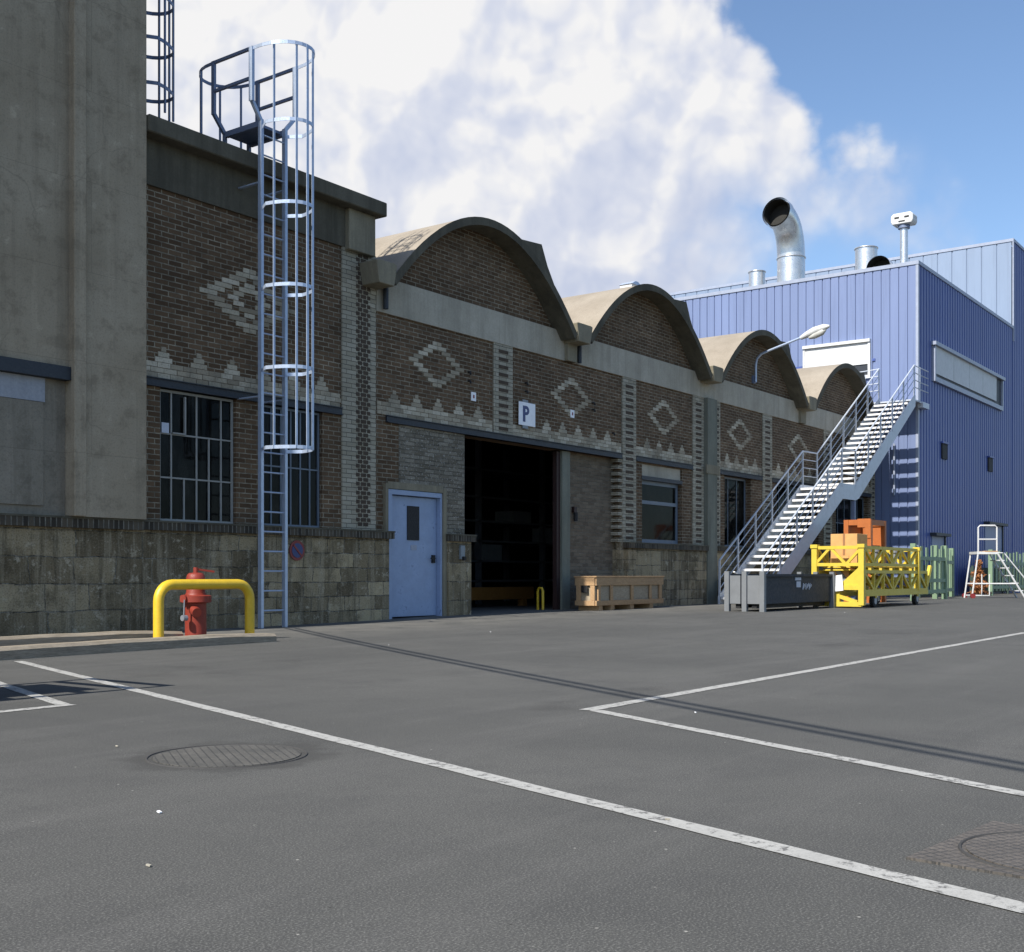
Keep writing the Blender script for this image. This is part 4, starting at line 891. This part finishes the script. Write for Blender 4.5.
for x in (25.75, 28.7):
    for y in (TY0 + .05, TY1 - .05): wheel(x, y, gz(x, y) + .15, .15, cg); build(MB().box(x - .04, x + .04, y - .07, y + .07, .26, .36), 'caster_fork', M['yellow2'], cg)
cb = thing('cardboard_box', 'tall tan cardboard box standing inside the yellow lattice trolley', 'box', (25.6, 9.4, .9))
build(MB().box(25.3, 25.95, 9.15, 9.75, .97, 1.68), 'carton', M['card'], cb, bevel=.006); build(MB().box(25.29, 25.96, 9.42, 9.47, .968, 1.684), 'tape', M['tan'], cb)
build(MB().box(25.2, 25.22, 9.3, 9.7, .45, 1.2), 'flap', M['card'], cb)
solo(MB().bar((24.80, 9.42, .42), (24.82, 9.46, .76), .3, .006, (1, 0, 0)), 'paper_sheet', M['paper'], 'white paper sheet fixed on the yellow lattice trolley end', 'paper')
orr = thing('orange_frame', 'rust orange steel stillage frame standing behind the yellow trolley', 'stillage', (31, 10.9, .06))
for x in (29.8, 30.85):
    for y in (10.45, 11.05): build(MB().box(x - .06, x + .06, y - .06, y + .06, .05, 2.2), 'post', M['orange'], orr)
    build(MB().box(x - .055, x + .055, 10.515, 10.985, 2.06, 2.2), 'end_beam', M['orange'], orr); build(MB().box(x - .05, x + .05, 10.515, 10.985, .9, 1.0), 'end_beam', M['orange'], orr)
for y in (10.45, 11.05): build(MB().box(29.865, 30.785, y - .055, y + .055, 2.06, 2.2), 'top_beam', M['orange'], orr); build(MB().box(29.865, 30.785, y - .05, y + .05, .9, 1.0), 'side_beam', M['orange'], orr)
build(MB().box(29.87, 30.78, 11.03, 11.07, 1.0, 2.06), 'back_panel', M['orange'], orr); build(MB().box(30.83, 30.87, 10.51, 10.99, 1.0, 2.06), 'side_panel', M['orange'], orr)
build(MB().box(29.9, 30.8, 10.52, 11.0, 1.0, 1.55), 'crate_infill', M['tan'], orr)
build(MB().box(29.72, 29.735, 10.4, 10.74, 2.0, 2.22).box(29.72, 29.735, 10.4, 10.55, 1.72, 2.0), 'corner_plate', M['orange'], orr)

def picket(nm, lab, x0, x1, y0, y1, z1, n, rails, grp, leg=True):
    t = thing(nm, lab, 'fence', ((x0 + x1) / 2, (y0 + y1) / 2, .05), grp)
    p, q = Vector((x0, y0, 0)), Vector((x1, y1, 0)); d = (q - p).normalized(); nrm = Vector((d.y, -d.x, 0))
    for i in range(n):
        c = p.lerp(q, (i + .5) / n) ; zt = z1 + random.uniform(-.04, .04)
        build(MB().bar((c.x, c.y, .22), (c.x, c.y, zt), .2, .03, up=tuple(nrm)), 'picket', M['green'], t)
    for z in rails: build(MB().bar((p.x + nrm.x * .035, p.y + nrm.y * .035, z), (q.x + nrm.x * .035, q.y + nrm.y * .035, z), .04, .11), 'rail', M['green'], t)
    for c in (p, q): build(MB().box(c.x - .07, c.x + .07, c.y - .07, c.y + .07, .03, z1 + .06), 'post', M['green'], t)
    return t
G = 'pale green picket stillages by the blue hall'
picket('picket_stillage', 'pale green picket panel nearest the yellow trolley', 33.2, 36.15, 10.4, 10.4, 1.6, 6, (1.25, .62, .3), G)
picket('picket_stillage', 'pale green picket panel running back towards the blue hall wall', 36.4, 40.6, 10.75, 11.45, 1.62, 6, (1.2, .3), G)
picket('picket_stillage', 'long pale green picket panel behind the white platform ladder', 43.4, 50.5, 10.9, 10.9, 1.62, 14, (1.2, .35), G)
t = thing('sheet_panel', 'dark green sheet panel standing between the picket panels', 'cage', (39.4, 11.4, .05))
build(MB().box(37.6, 40.9, 11.62, 11.68, .1, 1.1), 'dark_sheet', M['greend'], t)  # solid dark green sheet behind the pickets
for x in (37.6, 39.2, 40.9): build(MB().box(x - .04, x + .04, 11.55, 11.63, .04, 1.2), 'post', M['greend'], t)
t = thing('sheet_panel', 'dark green sheet panel low behind the long picket panel', 'cage', (46, 11.5, .05))
build(MB().box(43.2, 50.6, 11.5, 11.56, .15, 1.05), 'dark_sheet', M['greend'], t)
for x in (43.2, 45.6, 48.1, 50.6): build(MB().box(x - .04, x + .04, 11.42, 11.5, .04, 1.12), 'post', M['greend'], t)

# white platform ladder: local x runs along the picture plane
pl = thing('platform_ladder', 'white wheeled platform ladder with guard hoop beside the picket panels', 'ladder', (38.3, 10.3, .06), rz=math.atan2(-.807, .59))
def LT(pts, r=.025): return MB().tube(pts, r, 8)
for y in (-.3, .3):
    loc_build(LT([(0, y, 0), (.2, y, 1.42)]), 'rear_leg', M['white'], pl)
    loc_build(LT([(.78, y, 1.42), (1.66, y, 0)], .03), 'ladder_stile', M['white'], pl)
    if y < 0: loc_build(LT([(.2, y, 1.42), (.2, y, 2.2), (.26, y, 2.26), (.72, y, 2.26), (.78, y, 2.2), (.78, y, 1.42)]), 'guard_hoop', M['white'], pl)
    if y < 0: loc_build(LT([(.2, y, 1.83), (.78, y, 1.83)], .022), 'guard_rail', M['white'], pl)
    loc_build(LT([(.08, y, .45), (1.38, y, .45)], .022), 'brace', M['white'], pl)
    loc_build(LT([(.05, y, .08), (.55, y, .08), (.55, y, .75)], .02), 'base_frame', M['white'], pl)
loc_build(LT([(.84, .3, 1.42), (1.25, .3, 1.42), (2.0, .3, .5)], .022), 'handrail', M['white'], pl)
for i in range(1, 6):
    f = i / 6; loc_build(MB().box(.78 + .88 * f - .12, .78 + .88 * f + .1, -.28, .28, 1.42 - 1.42 * f - .02, 1.42 - 1.42 * f + .01), 'step', M['white'], pl)
loc_build(MB().box(.16, .82, -.32, .32, 1.37, 1.45), 'platform', M['white'], pl); loc_build(MB().box(.4, .8, -.33, .2, 1.45, 1.47), 'platform_board', M['card'], pl)
for x, y in ((.02, -.33), (.02, .33)): loc_build(MB().tube([(x, y - .03, .07), (x, y + .03, .07)], .08, 14), 'wheel', M['signr'], pl)
# dried conifer
ds = thing('dried_conifer', 'rust brown dried conifer standing behind the white platform ladder', 'shrub', (42.8, 11.15, .06))
mb = MB(); rnd = random.Random(3)
for i in range(900):
    h = rnd.random() ** 1.3; z = .15 + h * 1.15; rr = (.42 * (1 - h) + .07) * math.sqrt(rnd.random()) * (.75 + .35 * math.sin(z * 17)); a = rnd.random() * 6.283
    c = Vector((42.8 + rr * math.cos(a), 11.15 + rr * math.sin(a), z)); u = Vector((rnd.uniform(-1, 1), rnd.uniform(-1, 1), rnd.uniform(-1, .4))).normalized() * .07; v = u.cross(Vector((rnd.uniform(-1, 1), rnd.uniform(-1, 1), rnd.uniform(-1, 1)))).normalized() * .025
    mb.poly([tuple(c - u), tuple(c + v), tuple(c + u), tuple(c - v)], [(0, 1, 2, 3)])
build(mb, 'crown', M['leaf'], ds); build(MB().tube([(42.8, 11.15, .04), (42.8, 11.15, .9)], [.04, .015], 8), 'trunk', M['tan'], ds)

# ------------------------------------------------------------------ covers and litter
mb = MB().disc((3.27, 3.86, -.02), .3, .0235, 48); mh = solo(mb, 'manhole_cover', M['cover'], 'round cast iron manhole cover in the asphalt beside the white line', 'manhole cover')
mb = MB(); mb.tube([(3.27 + .325 * math.cos(t), 3.86 + .325 * math.sin(t), .0) for t in [2 * math.pi * i / 48 for i in range(48)]], .005, 6, closed=True); build(mb, 'rim', M['tar'], mh)
cv = thing('square_manhole', 'rusty square manhole frame with round lid at the picture edge', 'manhole cover', (3.41, .66, 0), rz=R(-6))
loc_build(MB().box(-.31, .31, -.31, .31, 0, .007), 'frame', M['rusty'], cv); loc_build(MB().disc((0, 0, .005), .255, .006, 40), 'lid', M['rusty'], cv)
mb = MB(); mb.tube([(.27 * math.cos(t), .27 * math.sin(t), .006) for t in [2 * math.pi * i / 40 for i in range(40)]], .006, 6, closed=True); loc_build(mb, 'lid_seam', M['tar'], cv)
rnd = random.Random(11)
for i, (x, y) in enumerate(((3.15, 4.45), (2.35, 3.1), (1.9, 2.55), (5.8, 3.0), (3.2, 1.75), (9.5, 8.6), (18.8, 11.6), (22, 8.2), (30, 8.6), (12.5, 9.5))):
    s_ = .004 + .005 * rnd.random(); a = rnd.random() * 3
    mb = MB().bar((x - s_ * math.cos(a), y - s_ * math.sin(a), gz(x, y) + .004), (x + s_ * math.cos(a), y + s_ * math.sin(a), gz(x, y) + .006), s_ * 1.1, .004)
    solo(mb, 'litter_scrap', M['sign' if i % 2 else 'beam'], 'tiny pale scrap of litter lying on the asphalt', 'litter', 'scraps of litter on the asphalt')

# ------------------------------------------------------------------ just outside the picture: two overhead cables seen by their shadows, and an added shadow-casting trolley
SUN = Vector((-1, .028, 1.0)).normalized()
H = 5.0; k = H / SUN.z
for off in (0, .15):
    p0 = Vector((11.75 + off, 12.62, 0)) + SUN * k; p1 = Vector((2.9 + off, -2.5, 0)) + SUN * k
    cp_ = [p0.lerp(p1, q / 14) - Vector((0, 0, .9 * (q / 14) * (1 - q / 14))) for q in range(15)]
    solo(MB().tube(cp_, .022, 8), 'overhead_cable', M['wire'], 'black overhead cable strung from the tower wall across the yard', 'cable', 'overhead cables above the yard')
ep = Vector((2.97, -2.5, 0)) + SUN * k
t = thing('utility_pole', 'plain timber pole carrying the overhead cables', 'pole', (ep.x, ep.y - .1, 0)); build(MB().tube([(ep.x, ep.y - .12, -.1), (ep.x, ep.y - .12, 5.6)], [.13, .09], 14), 'shaft', M['sleeper'], t, True)
build(MB().box(ep.x - .4, ep.x + .4, ep.y - .05, ep.y + .05, 4.92, 5.0), 'crossarm', M['sleeper'], t)
t = thing('shadow_trolley', 'grey cage trolley added out of view to shadow the asphalt', 'trolley', (3.4, 7.9, 0))
mb = MB().box(2.2, 3.7, 6.7, 7.6, .25, .33)
build(mb, 'deck', M['boxgrey'], t)
for x in (2.2, 3.7):
    for y in (6.7, 7.6): build(MB().box(x - .025, x + .025, y - .025, y + .025, .1, 1.45), 'post', M['boxgrey'], t)
for z in (.8, 1.15, 1.42):
    build(MB().bar((2.2, 6.7, z), (3.7, 6.7, z), .05).bar((2.2, 7.6, z), (3.7, 7.6, z), .05).bar((2.2, 6.7, z), (2.2, 7.6, z), .05).bar((3.7, 6.7, z), (3.7, 7.6, z), .05), 'side_rail', M['boxgrey'], t)
build(MB().box(2.4, 3.45, 6.85, 7.5, .33, 1.25), 'load_bin', M['boxdark'], t)
for x in (2.4, 3.5):
    for y in (6.85, 7.45): wheel(x, y, .12, .12, t)

# ------------------------------------------------------------------ sun, sky, camera
el = math.asin(SUN.z); 
sl = bpy.data.lights.new('sun', 'SUN'); sl.energy = 4.2; sl.angle = R(.53); sl.color = (1, .955, .88)
so = bpy.data.objects.new('sun', sl); COL.objects.link(so); so.rotation_euler = (-SUN).to_track_quat('-Z', 'Y').to_euler(); so.location = SUN * 60
w = bpy.data.worlds.new('World'); sc.world = w; w.cycles.sampling_method = 'MANUAL'; w.cycles.sample_map_resolution = 512; w.use_nodes = True; nt = w.node_tree; bg = nt.nodes['Background']; out = nt.nodes['World Output']
def wn(t, **kw):
    o = nt.nodes.new(t)
    for k_, v in kw.items(): setattr(o, k_, v)
    return o
sky = wn('ShaderNodeTexSky', sky_type='NISHITA', sun_disc=False, sun_elevation=el, sun_rotation=math.atan2(SUN.x, SUN.y), air_density=1.0, dust_density=.6, ozone_density=3.5, altitude=100)
bg.inputs['Strength'].default_value = .102
nt.links.new(sky.outputs[0], bg.inputs['Color'])
# cumulus: soft lobes round fixed sky directions, broken up by fractal noise
tc = wn('ShaderNodeTexCoord')
def math_(op, a, b=None, c=None):
    o = wn('ShaderNodeMath', operation=op)
    for i, v in enumerate((a, b, c)):
        if v is None: continue
        if isinstance(v, (int, float)): o.inputs[i].default_value = v
        else: nt.links.new(v, o.inputs[i])
    return o.outputs[0]
F_, VX, HY, H0 = 1179.5, 1375, 576, .75
TH = math.atan((VX - 512) / F_); c_, s_ = math.cos(TH), math.sin(TH)
LOBES = [((-.42, .50), .2, 1), ((-.27, .35), .15, .85), ((-.12, .40), .1, .8), ((-.02, .45), .15, 1), ((.07, .41), .13, 1), ((.12, .34), .11, .95), ((.17, .41), .055, .85), ((.2, .355), .06, .9), ((.245, .32), .05, .75), ((.0, .3), .16, 1), ((.14, .28), .1, .85), ((-.15, .27), .16, 1), ((.295, .325), .06, .7), ((.34, .31), .05, .5), ((-.05, .62), .25, .9), ((-.4, .7), .3, 1), ((.9, .15), .3, .6), ((-1.2, .3), .4, .9), ((-.9, .6), .3, .9)]
def nz(scale, detail, rough, off=0):
    mp = wn('ShaderNodeMapping'); mp.inputs['Location'].default_value = (off, off * .7, 0); mp.inputs['Scale'].default_value = (1, 1, 1.25)
    nt.links.new(tc.outputs['Generated'], mp.inputs['Vector'])
    n = wn('ShaderNodeTexNoise'); n.inputs['Scale'].default_value = scale; n.inputs['Detail'].default_value = detail; n.inputs['Roughness'].default_value = rough
    nt.links.new(mp.outputs[0], n.inputs['Vector']); return n.outputs['Fac']
field = None
for (u, v), rad, wt in LOBES:
    d = Vector((c_ + u * s_, s_ - u * c_, v)).normalized()
    vm = wn('ShaderNodeVectorMath', operation='DOT_PRODUCT'); nt.links.new(tc.outputs['Generated'], vm.inputs[0]); vm.inputs[1].default_value = d
    mr = wn('ShaderNodeMapRange'); mr.inputs['From Min'].default_value = math.cos(rad * 1.25); mr.inputs['From Max'].default_value = math.cos(rad * .35)
    mr.inputs['To Max'].default_value = wt; nt.links.new(vm.outputs['Value'], mr.inputs['Value'])
    field = mr.outputs[0] if field is None else math_('MAXIMUM', field, mr.outputs[0])
n1 = nz(5.0, 10, .6); n2 = nz(2.6, 4, .6, 3.1); n3 = nz(11, 5, .6, 7.7)
def billow(scale, shift=(0, 0, 0)):      # rounded cauliflower heads: fractal Voronoi on a slightly warped direction
    nw = wn('ShaderNodeTexNoise'); nw.inputs['Scale'].default_value = 9; nw.inputs['Detail'].default_value = 3; nt.links.new(tc.outputs['Generated'], nw.inputs['Vector'])
    ma = wn('ShaderNodeVectorMath', operation='MULTIPLY_ADD'); nt.links.new(nw.outputs['Color'], ma.inputs[0]); ma.inputs[1].default_value = (.05, .05, .05); nt.links.new(tc.outputs['Generated'], ma.inputs[2])
    ad = wn('ShaderNodeVectorMath', operation='ADD'); nt.links.new(ma.outputs[0], ad.inputs[0]); ad.inputs[1].default_value = shift
    vo = wn('ShaderNodeTexVoronoi', feature='F1'); vo.inputs['Scale'].default_value = scale; vo.inputs['Detail'].default_value = 3; vo.inputs['Roughness'].default_value = .5; vo.inputs['Lacunarity'].default_value = 2.2;
    nt.links.new(ad.outputs[0], vo.inputs['Vector']); return math_('SUBTRACT', .5, vo.outputs['Distance'])
b0_ = billow(10); b1_ = billow(10, (.012, -.004, -.016))
sp = wn('ShaderNodeSeparateXYZ'); nt.links.new(tc.outputs['Generated'], sp.inputs[0])
f = math_('ADD', math_('ADD', math_('MULTIPLY', field, 1.35), math_('MULTIPLY', math_('SUBTRACT', n1, .5), 1.5)), math_('MULTIPLY', b0_, .55))
def edge(a, b):
    mr = wn('ShaderNodeMapRange', interpolation_type='SMOOTHSTEP'); mr.inputs['From Min'].default_value = a; mr.inputs['From Max'].default_value = b; nt.links.new(f, mr.inputs['Value']); return mr.outputs[0]
hi_ = wn('ShaderNodeMapRange', interpolation_type='SMOOTHSTEP'); hi_.inputs['From Min'].default_value = .27; hi_.inputs['From Max'].default_value = .36; nt.links.new(sp.outputs['Z'], hi_.inputs['Value'])
crisp, soft = edge(.16, .5), edge(-.1, 1.0)
mask = math_('ADD', math_('MULTIPLY', crisp, hi_.outputs[0]), math_('MULTIPLY', soft, math_('SUBTRACT', 1.0, hi_.outputs[0])))
cr_ = wn('ShaderNodeValToRGB'); e = cr_.color_ramp.elements
e[0].position = .05; e[0].color = (.63, .69, .86, 1); e[1].position = .74; e[1].color = (1, .995, 1, 1)
em = e.new(.4); em.color = (.76, .8, .92, 1)
shade = math_('ADD', math_('MULTIPLY', n2, .78), math_('MULTIPLY', n3, .22))
lit_ = math_('MULTIPLY', math_('SUBTRACT', b0_, b1_), 1.0)
nt.links.new(math_('ADD', math_('ADD', shade, lit_), math_('MULTIPLY', math_('SUBTRACT', sp.outputs['Z'], .33), 1.7)), cr_.inputs['Fac'])
bgc = wn('ShaderNodeBackground'); bgc.inputs['Strength'].default_value = .54; nt.links.new(cr_.outputs['Color'], bgc.inputs['Color'])
ms = wn('ShaderNodeMixShader'); nt.links.new(mask, ms.inputs[0]); nt.links.new(bg.outputs[0], ms.inputs[1]); nt.links.new(bgc.outputs[0], ms.inputs[2]); nt.links.new(ms.outputs[0], out.inputs['Surface'])

cam = bpy.data.cameras.new('camera'); co = bpy.data.objects.new('camera', cam); COL.objects.link(co)
co.location = (0, 0, .75); co.rotation_euler = (R(90), 0, TH - R(90)); cam.sensor_width = 36; cam.lens = F_ / 1024 * 36; cam.shift_y = 100 / 1024; cam.clip_end = 3000; cam.clip_start = .05
sc.camera = co
vs_ = sc.view_settings; vs_.view_transform = 'Standard'; vs_.look = 'None'; vs_.gamma = 1; vs_.exposure = .75; vs_.use_curve_mapping = False
sc.render.resolution_x = 1024; sc.render.resolution_y = 952
sc.cycles.use_denoising = True; sc.cycles.max_bounces = 8; sc.cycles.caustics_reflective = False; sc.cycles.caustics_refractive = False
